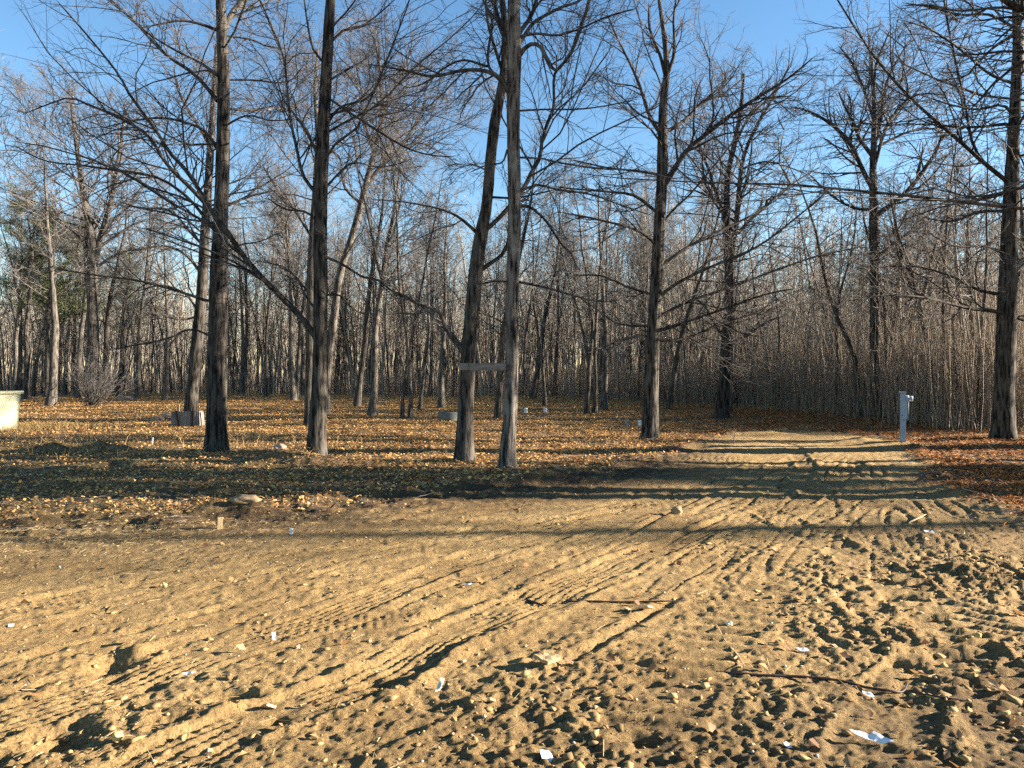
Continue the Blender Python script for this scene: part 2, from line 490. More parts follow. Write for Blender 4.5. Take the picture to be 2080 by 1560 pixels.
straw = smooth(1.0, 0.0, np.hypot((X.ravel() + 4.6) / 2.2, (YY.ravel() - 7.6) / .9)) * .8
gm = np.maximum(gm, straw)
soil_dark = np.exp(-((sdg.ravel() - .35) / 1.25) ** 2) * smooth(5.5, 2.5, X.ravel()) + .7 * smooth(6, 8.5, X.ravel() + .3 * (YY.ravel() - 8)) * smooth(14, 8, YY.ravel())  # humus along the lane edge, made wider and darker to include shade there
soil_dark += .42 * smooth(4.6, 3.4, YY.ravel()) * smooth(-2, .8, X.ravel())  # soil tone darker towards the near foreground, centre and right
soil_dark = np.clip(soil_dark, 0, 1)
me = make_mesh('ground', np.stack([X.ravel(), YY.ravel(), Z.ravel()], -1), quads, None, M_ground, True,
               {'Mask': np.stack([lm, gm, fm * .85], -1), 'SoilDark': np.stack([soil_dark] * 3, -1)})
tag(link('ground', me), kind='structure')

# ------------------------------------------------------------------ tube builder
def tubes(P, R, sides, tip=True):
    """P (N,K,3), R (N,K) -> verts, quads, tris (pointed end when tip)"""
    N, K, _ = P.shape
    T = np.zeros_like(P)
    T[:, 1:-1] = P[:, 2:] - P[:, :-2]; T[:, 0] = P[:, 1] - P[:, 0]; T[:, -1] = P[:, -1] - P[:, -2]
    T /= np.linalg.norm(T, axis=2, keepdims=True) + 1e-9
    ref = np.where(np.abs(T[:, 0, 2:3]) > .8, np.array([[1., 0, 0]]), np.array([[0, 0, 1.]]))
    A = np.cross(T[:, 0], ref); A /= np.linalg.norm(A, axis=1, keepdims=True) + 1e-9
    KR = K - 1 if tip else K
    ang = np.arange(sides) * 2 * pi / sides
    rings = np.zeros((N, KR, sides, 3))
    for k in range(KR):
        A = A - T[:, k] * (A * T[:, k]).sum(1, keepdims=True)
        A /= np.linalg.norm(A, axis=1, keepdims=True) + 1e-9
        B = np.cross(T[:, k], A)
        rings[:, k] = P[:, k, None] + R[:, k, None, None] * (A[:, None] * np.cos(ang)[None, :, None] + B[:, None] * np.sin(ang)[None, :, None])
    V = rings.reshape(-1, 3)
    base = (np.arange(N) * KR * sides)[:, None, None]
    k = np.arange(KR - 1)[None, :, None] * sides
    j = np.arange(sides)[None, None, :]; j2 = (j + 1) % sides
    q = np.stack([base + k + j, base + k + j2, base + k + sides + j2, base + k + sides + j], -1).reshape(-1, 4)
    t = np.zeros((0, 3), int)
    if tip:
        off = len(V)
        V = np.vstack([V, P[:, -1]])
        b2 = base[:, :, 0] + (KR - 1) * sides
        jj = np.arange(sides)[None, :]
        t = np.stack([b2 + jj, b2 + (jj + 1) % sides, np.repeat(off + np.arange(N)[:, None], sides, 1)], -1).reshape(-1, 3)
    return V, q, t
def merge(parts):
    Vs, Qs, Ts, o = [], [], [], 0
    for V, q, t in parts:
        Vs.append(V); Qs.append(q + o); Ts.append(t + o); o += len(V)
    return np.vstack(Vs), np.vstack(Qs), np.vstack(Ts)
def norm(a):
    return a / (np.linalg.norm(a, axis=-1, keepdims=True) + 1e-9)

def sprout(P, R, n, t0, t1, ang, ratio, K, up=.25, wig=.25, rr=.55, lmin=.1, rmin=.002, rng=RNG, flat=0.0, rtip=.35, lenabs=None):
    """children of every parent polyline; returns (N*n,K,3), (N*n,K)"""
    N, KP, _ = P.shape
    L = np.linalg.norm(np.diff(P, axis=1), axis=2).sum(1)
    tt = (np.arange(n)[None, :] + rng.random((N, n))) / n * (t1 - t0) + t0
    f = tt * (KP - 1); i = np.clip(f.astype(int), 0, KP - 2); fr = (f - i)[..., None]
    rows = np.arange(N)[:, None]
    p0 = P[rows, i] * (1 - fr) + P[rows, i + 1] * fr
    tg = norm(P[rows, i + 1] - P[rows, i])
    r0 = R[rows, i] * (1 - fr[..., 0]) + R[rows, i + 1] * fr[..., 0]
    p0 = p0.reshape(-1, 3); tg = tg.reshape(-1, 3); r0 = r0.reshape(-1)
    M = N * n
    rv = rng.normal(size=(M, 3)); rv[:, 2] *= (1 - flat)
    side = norm(rv - tg * (rv * tg).sum(1, keepdims=True))
    a = ang * (.7 + .6 * rng.random(M))[:, None]
    d = norm(tg * np.cos(a) + side * np.sin(a))
    ll = (np.repeat(L, n) * ratio if lenabs is None else np.full(M, lenabs)) * (1.15 - .75 * (tt.reshape(-1) - t0) / (t1 - t0 + 1e-6)) * (.55 + .9 * rng.random(M))
    ll = np.maximum(ll, lmin)
    pts = [p0]; cur = d
    for k in range(1, K):
        cur = norm(cur + rng.normal(size=(M, 3)) * wig + np.array([0, 0, up]))
        pts.append(pts[-1] + cur * (ll / (K - 1))[:, None])
    CP = np.stack(pts, 1)
    br = np.clip(r0 * rr, rmin, None)
    CR = br[:, None] * (1 - (1 - rtip) * np.linspace(0, 1, K)[None, :])
    return CP, CR

def px_path(pts, d, dd, n):
    """photo trace (x, y, width px) at distance d (tip at d+dd) -> 3D path and radii"""
    pts = np.array(pts, float)
    L = np.concatenate([[0], np.cumsum(np.hypot(*np.diff(pts[:, :2], axis=0).T))]); L /= L[-1]
    out = []
    for (x, y, wd), t in zip(pts, L):
        D = d + dd * t
        out.append([*p3(x, y, D), max(wd, 1.5) * D / F / 2 * .92])
    c = catmull(out, n)
    return c[:, :3], np.maximum(c[:, 3], .004)

def trunk_mesh(P, R, base_z, sides, mat, seed, furrow=.11, ring=.07, flare=.55, name='trunk'):
    """barked trunk with root flare and vertical furrows; P,R path from ground up"""
    L = np.linalg.norm(np.diff(P, axis=0), axis=1).sum()
    n = max(int(L / ring), 12)
    C = catmull(np.hstack([P, R[:, None]]), n)
    P, R = C[:, :3], C[:, 3].copy()
    hgt = np.linspace(0, L, n)
    ang = np.arange(sides) * 2 * pi / sides
    V, q, t = tubes(P[None], R[None], sides, tip=False)
    V = V.reshape(n, sides, 3)
    dirv = V - P[:, None]
    hh, aa = np.repeat(hgt[:, None], sides, 1), np.repeat(ang[None], n, 0)
    fl = flare * .8 * np.exp(-hh / .20) * (1 + .45 * np.cos(aa * 5 + seed) + .3 * np.cos(aa * 3 + seed * 2.1)) + .06 * np.exp(-hh / 1.2)
    cxs, sxs = np.cos(aa) * 2.6, np.sin(aa) * 2.6
    fur = np.abs(perlin(cxs * 2.2 + sxs * 1.7 + seed, hh * .9 + sxs * 2.4, seed)) + .6 * np.abs(perlin(aa * 7.0 / 2 + seed, hh * 2.2, seed + 3))
    # keep the seam closed: blend with a periodic term
    per = .5 * np.abs(np.sin(aa * sides / 5 + 1.6 * perlin(hh * 1.3, aa * 0 + seed, seed + 9) + perlin(hh * 5, aa * 0, seed + 4)))
    bulge = .05 * perlin(hh * .6 + seed, np.cos(aa) * .8 + 5, seed + 6)
    k = 1 + fl + bulge + furrow * (fur * 1.1 + per - .75)
    V = (P[:, None] + dirv * k[..., None]).reshape(-1, 3)
    return V, q, t

LEAFCOL = np.array([(.32, .175, .075), (.40, .255, .115), (.20, .10, .045), (.10, .05, .027), (.45, .31, .16), (.33, .165, .06), (.27, .16, .08), (.15, .08, .04), (.36, .25, .12)])

def hero_tree(name, label, cat, trunk, d, limbs, mat, seed, auto=14, azlo=3.2, top=None, dens=1.0, group=None, sides=26, flare=.5, lean=0.0, twig_r=1.0, limb_mat=None, autolen=3.2, cr_up=.16):
    rng = np.random.default_rng(seed)
    gx, gy = (trunk[0][0] - CX) / F * d, d
    gz = H(gx, gy)
    base = np.array([gx, gy, gz])
    root = empty(name, base, label, cat, group)
    lm_ = limb_mat or M_limb
    P, R = px_path(trunk, d, lean, 24)
    P = P.copy()
    P[0, 2] = gz - .12
    # continue above the frame to the real top of the tree
    if top:
        last, tan = P[-1], norm(P[-1] - P[-3])
        nn = 8
        ext = [last]
        cur = tan
        step = max(top - last[2], .5) / nn
        for k in range(nn):
            cur = norm(cur + rng.normal(size=3) * .10 + np.array([0, 0, .08]))
            ext.append(ext[-1] + cur * step)
        ext = np.array(ext[1:])
        er = R[-1] * np.linspace(.9, .12, nn)
        P = np.vstack([P, ext]); R = np.concatenate([R, er])
    V, q, t = trunk_mesh(P, R, gz, sides, mat, seed, flare=flare)
    link('trunk', make_mesh('trunk', V - base, q, t, mat), root)
    paths = []
    for pts, dd in limbs:
        n = max(8, int(len(pts) * 2.5))
        # start distance: on the trunk at that height
        paths.append((*px_path(pts, d + lean * np.clip((trunk[0][1] - pts[0][1]) / max(trunk[0][1] - trunk[-1][1], 1), 0, 1), dd, n), True))
    # invented limbs, spread up the trunk
    if auto:
        zz = P[:, 2] - gz
        i0 = int(np.searchsorted(zz, azlo)); t0 = i0 / (len(P) - 1)
        t0 = min(t0, .8)
        AP, AR = sprout(P[None], R[None], auto, t0, .97, radians(66), 1, 10, up=cr_up * .35, wig=.12, rr=.22, rng=rng, lenabs=autolen * 1.3, rmin=.014, rtip=.2)
        for a in range(len(AP)):
            paths.append((AP[a], AR[a], False))
    for A, Rr, traced in paths:
        A, Rr = A[None], np.minimum(Rr, Rr[0] * 1.05)[None]
        Lm = np.linalg.norm(np.diff(A[0], axis=0), axis=1).sum()
        high = A[0, :, 2].mean() > (CAMZ + HOR / F * d) + 1.0         # wholly above the picture
        n2 = int(np.clip(Lm * 3.2 * dens, 5, 20)) if not high else int(np.clip(Lm * 1.2, 3, 6))
        B, BR = sprout(A, Rr, n2, .12, .97, radians(44), .42, 7, up=.02, wig=.17, rr=.5, rng=rng, lmin=.5, rmin=.0078 * twig_r, rtip=.4)
        parts = [tubes(A, Rr, 8), tubes(B, BR, 5)]
        V, q, t = merge(parts)
        lo = link('limb', make_mesh('limb', V - base, q, t, lm_), root)
        C, CR = sprout(B, BR, 8 if not high else 4, .10, .98, radians(42), .46, 4, up=.0, wig=.18, rr=.6, rng=rng, lmin=.25, rmin=.0044 * twig_r, rtip=.5)
        CA, CAR = sprout(A, Rr, max(4, n2), .3, 1.0, radians(50), .1, 4, up=.0, wig=.22, rr=.3, rng=rng, lmin=.4, rmin=.0042 * twig_r, rtip=.5)
        C = np.vstack([C, CA]); CR = np.vstack([CR, np.minimum(CAR, .008)])
        tw = [tubes(C, CR, 3)]
        if not high:
            D, DR = sprout(C, CR, 2, .2, .95, radians(40), .55, 3, up=.0, wig=.16, rr=.75, rng=rng, lmin=.10, rmin=.0028 * twig_r, rtip=.5)
            tw.append(tubes(D, DR, 3))
        V, q, t = merge(tw)
        link('twigs', make_mesh('twigs', V - base, q, t, M_twig), lo)['kind'] = 'stuff'
    return root

# ------------------------------------------------------------------ the traced near trees
OAK = 'tree'
hero_tree('bare_tree', 'tall dark-barked tree left of the front pair, fanning limbs up to the left', OAK,
    [(438, 920, 44), (440, 840, 42), (442, 700, 40), (444, 560, 36), (450, 400, 30), (454, 200, 26), (450, 50, 22), (447, -30, 20)], 15.6,
    [([(452, 75, 14), (462, 45, 13), (478, 18, 12), (508, -10, 10), (540, -60, 7)], .6),
     ([(443, 62, 8), (404, 48, 6), (365, 42, 5), (320, 50, 4), (285, 57, 3)], -.5),
     ([(444, 155, 8), (404, 125, 6), (354, 101, 5), (286, 57, 4), (236, 10, 3), (180, -40, 2)], -.8),
     ([(442, 205, 11), (420, 178, 9), (394, 150, 8), (340, 113, 7), (303, 77, 6), (270, 40, 5), (220, 0, 4), (160, -50, 3)], .8),
     ([(440, 300, 8), (418, 268, 7), (395, 255, 6), (336, 240, 5), (270, 245, 4), (200, 262, 2)], 1.2),
     ([(442, 440, 11), (390, 385, 9), (340, 335, 8), (300, 275, 7), (240, 238, 6), (185, 215, 5), (141, 199, 4), (90, 215, 3), (40, 235, 2)], -1.4),
     ([(440, 470, 9), (415, 440, 8), (380, 400, 7), (330, 365, 6), (280, 352, 6), (230, 345, 5), (168, 336, 4), (90, 326, 3), (20, 290, 2)], 1.0),
     ([(438, 612, 8), (420, 611, 7), (370, 594, 6), (286, 571, 5), (202, 560, 4), (100, 544, 3)], -.6),
     ([(438, 690, 5), (390, 668, 4), (340, 688, 4), (280, 700, 3), (200, 715, 2)], .4),
     ([(452, 72, 5), (510, 80, 4), (545, 95, 3), (600, 100, 2)], .5),
     ([(452, 162, 5), (520, 163, 4), (570, 168, 3), (620, 150, 2)], .8),
     ([(450, 260, 5), (500, 235, 4), (550, 245, 3), (600, 242, 2)], -.9),
     ([(448, 425, 6), (480, 410, 5), (520, 395, 4), (570, 385, 2)], 1.4),
     ([(446, 530, 5), (480, 500, 4), (530, 490, 3), (570, 470, 2)], -.8)],
    M_bark, 101, auto=10, azlo=5.5, top=17, dens=1.1)
hero_tree('bare_tree', 'tree with long limb sloping up left across its neighbour, black crook shadows on its trunk', OAK,
    [(643, 931, 40), (645, 850, 36), (650, 760, 33), (651, 600, 31), (651, 450, 29), (655, 300, 27), (660, 200, 25), (668, 60, 23), (673, -30, 20)], 14.5,
    [([(645, 690, 15), (620, 655, 14), (590, 622, 13), (550, 582, 12), (500, 527, 12), (462, 472, 12), (432, 432, 11), (385, 355, 9), (345, 310, 8), (320, 270, 7), (262, 190, 6), (240, 150, 5), (180, 75, 4), (110, -5, 3)], -1.0),
     ([(648, 400, 9), (616, 357, 8), (603, 303, 7), (589, 236, 6), (579, 135, 5), (569, 94, 5), (539, 24, 4), (515, -30, 3)], .7),
     ([(650, 325, 8), (625, 272, 7), (598, 232, 5), (575, 200, 4), (560, 150, 3)], -.6),
     ([(660, 130, 6), (635, 97, 5), (622, 30, 4), (615, -30, 3)], .5),
     ([(660, 262, 7), (680, 228, 6), (705, 212, 5), (745, 200, 4), (780, 150, 3), (800, 100, 2)], .9),
     ([(662, 195, 6), (690, 215, 5), (757, 259, 5), (825, 300, 4), (880, 316, 3), (930, 318, 2)], -1.2),
     ([(655, 520, 7), (690, 534, 6), (740, 564, 5), (764, 567, 5), (801, 594, 4), (848, 618, 3), (880, 640, 2)], -.8),
     ([(668, 90, 6), (700, 60, 5), (740, 50, 4), (790, 10, 3), (830, -30, 2)], .5),
     ([(655, 390, 6), (690, 350, 5), (720, 330, 4), (770, 340, 3), (820, 330, 2)], 1.3),
     ([(650, 640, 6), (620, 600, 5), (600, 560, 4), (560, 540, 3)], 1.2),
     ([(652, 455, 6), (620, 430, 5), (580, 425, 4), (540, 400, 3)], 1.0),
     ([(655, 600, 5), (690, 600, 4), (720, 630, 3), (750, 640, 2)], 1.0)],
    M_bark, 102, auto=10, azlo=5.0, top=17, dens=1.1)
hero_tree('bare_tree', 'left trunk of the front pair, leaning right, with the old board fixed to it', OAK,
    [(943, 938, 42), (945, 850, 35), (950, 750, 33), (957, 650, 31), (968, 540, 31), (978, 470, 29), (988, 420, 24), (996, 330, 23), (1005, 250, 23), (1015, 200, 21), (1024, 140, 18), (1026, 70, 15), (1020, 0, 13), (1010, -50, 11)], 14.0,
    [([(945, 722, 14), (926, 692, 12), (905, 665, 11), (893, 635, 9), (870, 624, 7), (850, 617, 6), (820, 600, 5), (790, 590, 3)], -.4),
     ([(972, 552, 11), (1000, 532, 9), (1022, 515, 8), (1034, 480, 7), (1038, 430, 5), (1030, 380, 4)], .5),
     ([(982, 470, 11), (1003, 453, 10), (1030, 425, 10), (1062, 385, 10), (1080, 350, 10), (1097, 318, 9), (1100, 290, 8), (1112, 250, 8), (1125, 215, 7), (1127, 150, 6), (1160, 110, 5), (1190, 30, 4), (1205, -20, 3)], 1.0),
     ([(974, 478, 9), (957, 462, 8), (930, 440, 6), (895, 425, 5), (850, 415, 4), (800, 408, 3), (750, 405, 2)], -.5),
     ([(990, 400, 6), (1030, 402, 5), (1060, 400, 4), (1130, 385, 3)], -.3),
     ([(1022, 150, 8), (1000, 80, 7), (990, 40, 6), (985, -20, 5)], .6),
     ([(995, 350, 4), (960, 335, 3), (920, 345, 2)], .8)],
    M_bark, 103, auto=5, azlo=7.5, top=15, dens=1.0, sides=26)
hero_tree('bare_tree', 'right trunk of the front pair, pale shaggy bark lit along its right side', OAK,
    [(1029, 951, 36), (1032, 900, 32), (1036, 850, 30), (1040, 700, 28), (1040, 600, 29), (1044, 500, 28), (1045, 400, 28), (1043, 300, 29), (1043, 200, 30), (1045, 100, 30), (1044, 0, 26), (1046, -60, 22)], 13.0,
    [([(1036, 190, 15), (1014, 158, 11), (985, 144, 9), (940, 143, 8), (880, 155, 7), (830, 145, 5), (780, 135, 4), (740, 130, 3)], -1.0),
     ([(1012, 160, 7), (993, 135, 6), (992, 100, 6), (1000, 50, 5), (990, 20, 4), (970, -20, 3)], .6),
     ([(990, 135, 6), (940, 122, 5), (900, 140, 4), (860, 170, 3), (820, 180, 2)], .5),
     ([(1040, 100, 15), (1020, 65, 12), (1007, 20, 10), (990, -25, 8), (975, -70, 6)], .8),
     ([(1052, 118, 12), (1066, 98, 10), (1082, 89, 9), (1098, 95, 9), (1112, 120, 8), (1130, 143, 7), (1160, 105, 6), (1168, 80, 5), (1190, 20, 4), (1200, -30, 3)], -.7),
     ([(1052, 95, 10), (1080, 50, 8), (1110, 30, 7), (1140, 15, 6), (1180, 0, 5), (1220, -40, 3)], .4),
     ([(1052, 70, 11), (1080, 30, 9), (1095, -20, 8), (1110, -60, 6)], .9),
     ([(1054, 75, 7), (1090, 68, 6), (1130, 72, 5), (1180, 58, 4), (1230, 35, 4), (1300, 15, 3)], -1.0),
     ([(1052, 418, 9), (1075, 420, 7), (1095, 435, 6), (1110, 450, 6), (1140, 495, 5), (1160, 515, 5), (1172, 545, 3)], .5),
     ([(1050, 572, 6), (1090, 580, 5), (1130, 590, 5), (1170, 602, 4), (1215, 612, 3), (1260, 610, 2)], -.6),
     ([(1050, 393, 6), (1090, 375, 5), (1130, 385, 5), (1200, 395, 4), (1270, 420, 3), (1330, 440, 2)], .7),
     ([(1034, 572, 5), (1000, 572, 4), (970, 580, 3)], -.3),
     ([(1055, 320, 5), (1100, 322, 4), (1140, 331, 4), (1220, 343, 3), (1310, 345, 2)], .5),
     ([(1055, 225, 5), (1110, 222, 4), (1170, 222, 4), (1230, 215, 3), (1300, 200, 2)], -.8),
     ([(1030, 305, 5), (1020, 330, 4), (990, 335, 3), (950, 352, 2)], -.6)],
    M_bark_pale, 104, auto=5, azlo=8.0, top=16, dens=1.0, flare=.6)
hero_tree('bare_tree', 'tall tree right of centre with capped pipe at its foot, long limb rising right', OAK,
    [(1320, 889, 36), (1322, 800, 32), (1326, 700, 30), (1333, 580, 27), (1340, 450, 25), (1345, 350, 24), (1346, 270, 22), (1348, 200, 17), (1354, 150, 14), (1350, 80, 11), (1340, 10, 8), (1335, -40, 6)], 19.1,
    [([(1348, 380, 13), (1390, 312, 11), (1425, 280, 10), (1480, 237, 9), (1540, 197, 7), (1600, 160, 5), (1660, 110, 3)], -.8),
     ([(1344, 275, 10), (1320, 237, 9), (1305, 190, 8), (1285, 140, 6), (1255, 80, 5), (1230, 20, 4)], .8),
     ([(1350, 268, 10), (1375, 256, 8), (1400, 235, 7), (1430, 205, 6), (1470, 190, 4), (1520, 150, 3)], 1.2),
     ([(1356, 150, 9), (1370, 105, 7), (1368, 40, 5), (1375, -10, 4)], -.5),
     ([(1353, 160, 9), (1340, 110, 7), (1320, 60, 6), (1318, 0, 4)], .4),
     ([(1335, 672, 9), (1360, 665, 8), (1400, 652, 6), (1480, 624, 5), (1555, 598, 4), (1620, 585, 3)], -1.5),
     ([(1338, 605, 9), (1365, 582, 8), (1400, 562, 7), (1460, 535, 6), (1540, 500, 5), (1620, 440, 4), (1690, 380, 3)], -2.0),
     ([(1335, 645, 8), (1400, 612, 7), (1480, 585, 6), (1560, 555, 5), (1660, 520, 4), (1760, 500, 3)], .8),
     ([(1333, 692, 7), (1390, 688, 6), (1450, 665, 5), (1520, 640, 4), (1600, 620, 3), (1690, 610, 2)], 1.5),
     ([(1342, 540, 8), (1400, 500, 7), (1460, 470, 6), (1540, 430, 5), (1600, 380, 4), (1680, 330, 2)], 1.8),
     ([(1330, 683, 7), (1290, 684, 6), (1250, 695, 5), (1220, 708, 4), (1180, 705, 2)], -.8),
     ([(1330, 662, 6), (1290, 662, 5), (1250, 655, 4), (1215, 630, 3), (1170, 600, 2)], .6),
     ([(1338, 435, 8), (1290, 398, 7), (1240, 390, 5), (1180, 385, 4), (1120, 378, 3)], -1.0),
     ([(1342, 355, 6), (1290, 347, 5), (1230, 340, 4), (1150, 322, 3)], 1.0),
     ([(1338, 505, 7), (1300, 470, 6), (1210, 445, 5), (1130, 430, 3)], -1.5),
     ([(1332, 600, 6), (1280, 585, 5), (1220, 560, 4), (1160, 560, 3)], 1.0)],
    M_bark, 105, auto=12, azlo=5.0, top=17, dens=1.1, autolen=3.0)
hero_tree('bare_tree', 'twin-stemmed dark tree standing at the far end of the sandy track', OAK,
    [(1466, 851, 30), (1470, 780, 24), (1475, 700, 22), (1480, 620, 20), (1480, 540, 19), (1476, 450, 15), (1478, 360, 12), (1490, 300, 11), (1505, 220, 8), (1510, 150, 6)], 26.7,
    [([(1481, 545, 13), (1495, 460, 12), (1500, 400, 11), (1510, 320, 9), (1540, 250, 7), (1580, 180, 5), (1610, 120, 3)], .9),
     ([(1476, 450, 8), (1450, 380, 7), (1440, 345, 6), (1425, 310, 5), (1410, 270, 3)], -.8),
     ([(1498, 475, 8), (1530, 440, 7), (1555, 420, 6), (1560, 405, 5), (1610, 390, 3)], -.5),
     ([(1474, 695, 7), (1450, 655, 6), (1430, 620, 5), (1400, 600, 3)], .8),
     ([(1480, 697, 7), (1520, 680, 6), (1555, 655, 4), (1600, 640, 3)], -.8),
     ([(1495, 290, 6), (1520, 240, 5), (1560, 200, 4), (1600, 150, 2)], -.8)],
    M_bark, 106, auto=13, azlo=7.0, top=None, dens=1.0, twig_r=1.3, flare=.6, autolen=3.2, cr_up=.25)
hero_tree('bare_tree', 'broad round-crowned tree beyond the track, trunk forking high into rising limbs', OAK,
    [(1774, 850, 26), (1778, 760, 22), (1777, 640, 21), (1777, 520, 21), (1775, 430, 19), (1773, 350, 15), (1775, 280, 12), (1775, 200, 9), (1768, 120, 6), (1765, 70, 4)], 26.7,
    [([(1776, 440, 12), (1820, 408, 10), (1855, 375, 9), (1880, 340, 8), (1905, 300, 6), (1918, 250, 4)], -.8),
     ([(1774, 385, 12), (1757, 355, 10), (1737, 310, 10), (1725, 290, 9), (1700, 262, 8), (1670, 240, 6), (1640, 225, 4), (1600, 215, 3)], .8),
     ([(1774, 320, 9), (1745, 280, 8), (1735, 250, 6), (1720, 225, 5), (1700, 180, 3)], -.7),
     ([(1776, 300, 8), (1790, 240, 7), (1800, 170, 6), (1830, 110, 4), (1850, 80, 3)], .6),
     ([(1776, 340, 8), (1800, 260, 7), (1840, 205, 6), (1880, 190, 4), (1930, 195, 3)], -.5),
     ([(1776, 425, 7), (1740, 424, 6), (1700, 405, 5), (1670, 380, 4), (1640, 350, 3)], .4),
     ([(1777, 525, 8), (1810, 500, 7), (1840, 480, 5), (1880, 440, 4), (1920, 430, 2)], 1.0),
     ([(1774, 240, 7), (1750, 170, 6), (1725, 120, 5), (1700, 90, 3)], .7),
     ([(1774, 200, 7), (1780, 130, 5), (1800, 80, 4), (1810, 55, 2)], -.7),
     ([(1778, 300, 6), (1840, 270, 5), (1890, 260, 4), (1930, 285, 2)], .8)],
    M_bark, 107, auto=15, azlo=9.0, top=None, dens=1.2, twig_r=1.3, flare=.5, autolen=2.6, cr_up=.3)
hero_tree('bare_tree', 'thick straight tree at the right edge with many level side limbs', OAK,
    [(2037, 894, 46), (2039, 800, 40), (2043, 690, 38), (2048, 560, 36), (2052, 450, 33), (2055, 380, 30), (2058, 300, 25), (2063, 200, 22), (2067, 100, 20), (2065, 20, 17), (2064, -40, 14)], 18.4,
    [([(2052, 388, 11), (2010, 400, 9), (1960, 410, 7), (1900, 405, 5), (1850, 400, 3), (1790, 385, 2)], -.6),
     ([(2050, 372, 10), (2000, 332, 9), (1960, 296, 8), (1920, 262, 7), (1850, 200, 6), (1780, 120, 5), (1720, 30, 4), (1690, -20, 3)], -1.0),
     ([(2000, 332, 7), (1975, 290, 6), (1958, 200, 5), (1940, 120, 5), (1920, 20, 4), (1915, -30, 3)], .5),
     ([(2058, 258, 9), (2040, 252, 8), (2000, 257, 6), (1930, 257, 5), (1870, 240, 3)], .7),
     ([(2056, 232, 7), (2035, 213, 6), (1990, 222, 5), (1940, 215, 4), (1860, 190, 2)], -.8),
     ([(2062, 70, 8), (2020, 95, 6), (1980, 135, 5), (1960, 155, 4), (1900, 165, 3)], .5),
     ([(2048, 640, 11), (2020, 632, 9), (1960, 625, 7), (1880, 605, 5), (1800, 600, 4), (1720, 612, 3)], -1.5),
     ([(2046, 600, 8), (1990, 590, 7), (1930, 560, 5), (1850, 540, 4), (1760, 545, 2)], 1.2),
     ([(2052, 430, 8), (1990, 430, 6), (1930, 450, 5), (1870, 440, 3)], 1.2),
     ([(2060, 170, 7), (2010, 150, 6), (1950, 100, 5), (1890, 60, 4), (1830, 40, 2)], -1.4),
     ([(2050, 520, 7), (2000, 500, 6), (1940, 500, 4), (1880, 470, 3)], -.9),
     ([(2066, 60, 7), (2010, 30, 6), (1950, 30, 5), (1890, 15, 4), (1830, 5, 3)], .8),
     ([(2056, 395, 10), (2090, 370, 9), (2140, 330, 7), (2200, 250, 5)], .6),
     ([(2056, 560, 8), (2090, 530, 7), (2150, 500, 5)], .6),
     ([(2052, 640, 8), (2090, 652, 6), (2140, 640, 4)], .4)],
    M_bark, 108, auto=12, azlo=6.0, top=18, dens=1.1)
hero_tree('bare_tree', 'dark leaning tree rising behind the low board planter', OAK,
    [(384, 856, 27), (390, 800, 26), (398, 720, 25), (409, 600, 23), (416, 480, 20), (424, 360, 17), (430, 260, 14), (436, 160, 10), (440, 90, 7)], 23.5,
    [([(412, 560, 8), (380, 520, 6), (340, 500, 5), (290, 505, 4), (230, 520, 3)], -.8),
     ([(415, 500, 8), (385, 470, 6), (350, 430, 5), (310, 420, 3)], .8),
     ([(405, 640, 6), (380, 600, 5), (330, 580, 4), (280, 590, 2)], 1.0),
     ([(428, 300, 8), (400, 250, 6), (370, 200, 5), (350, 130, 3)], .8),
     ([(405, 640, 5), (370, 650, 4), (320, 640, 3), (270, 650, 2)], -.8),
     ([(418, 430, 7), (500, 400, 5), (545, 350, 4)], .6)],
    M_bark, 109, auto=16, azlo=5.5, top=None, dens=1.0, twig_r=1.2, sides=20)
hero_tree('bare_tree', 'slim straight tree just behind the tree with crooked limb shadows', OAK,
    [(627, 868, 20), (628, 780, 18), (630, 660, 17), (632, 520, 16), (640, 400, 14), (645, 280, 11), (640, 180, 8), (645, 100, 5)], 22.4,
    [([(630, 600, 6), (600, 560, 5), (570, 540, 4), (520, 530, 2)], .8),
     ([(632, 480, 7), (600, 430, 5), (560, 380, 4), (530, 330, 3)], -.6)],
    M_bark_far, 110, auto=18, azlo=6, top=None, dens=.9, twig_r=1.2, sides=16)
hero_tree('bare_tree', 'crooked tree leaning right behind the trunk with the long sloping limb', OAK,
    [(662, 835, 20), (664, 760, 18), (678, 650, 17), (690, 560, 16), (712, 490, 15), (730, 430, 15), (742, 380, 14), (760, 310, 12), (775, 240, 9), (772, 150, 7), (770, 80, 5)], 30,
    [([(742, 380, 11), (780, 330, 9), (820, 290, 7), (850, 240, 5), (870, 190, 3)], .8),
     ([(760, 310, 8), (740, 250, 7), (735, 190, 5), (720, 120, 3)], -.8),
     ([(770, 250, 7), (800, 180, 5), (830, 120, 4), (840, 60, 2)], .5),
     ([(735, 415, 7), (700, 380, 6), (690, 320, 4), (660, 300, 3)], -.8)],
    M_bark_far, 111, auto=22, azlo=9, top=None, dens=1.0, twig_r=1.5, sides=16, autolen=3.6, cr_up=.25)
hero_tree('bare_tree', 'big grey tree among the left woods with bare shrub at its foot', OAK,
    [(188, 812, 30), (188, 740, 25), (188, 640, 24), (187, 560, 23), (185, 480, 18), (172, 410, 14), (160, 330, 11), (150, 250, 8), (140, 180, 5)], 42,
    [([(187, 555, 16), (205, 480, 13), (225, 410, 11), (240, 330, 9), (250, 260, 7), (255, 200, 4)], .8),
     ([(186, 520, 8), (160, 480, 6), (120, 450, 5), (80, 430, 3)], -1.0),
     ([(200, 540, 6), (240, 515, 5), (290, 505, 4)], .8)],
    M_bark_far, 112, auto=22, azlo=8, top=None, dens=1.0, twig_r=1.9, sides=16, autolen=5.0, cr_up=.25)
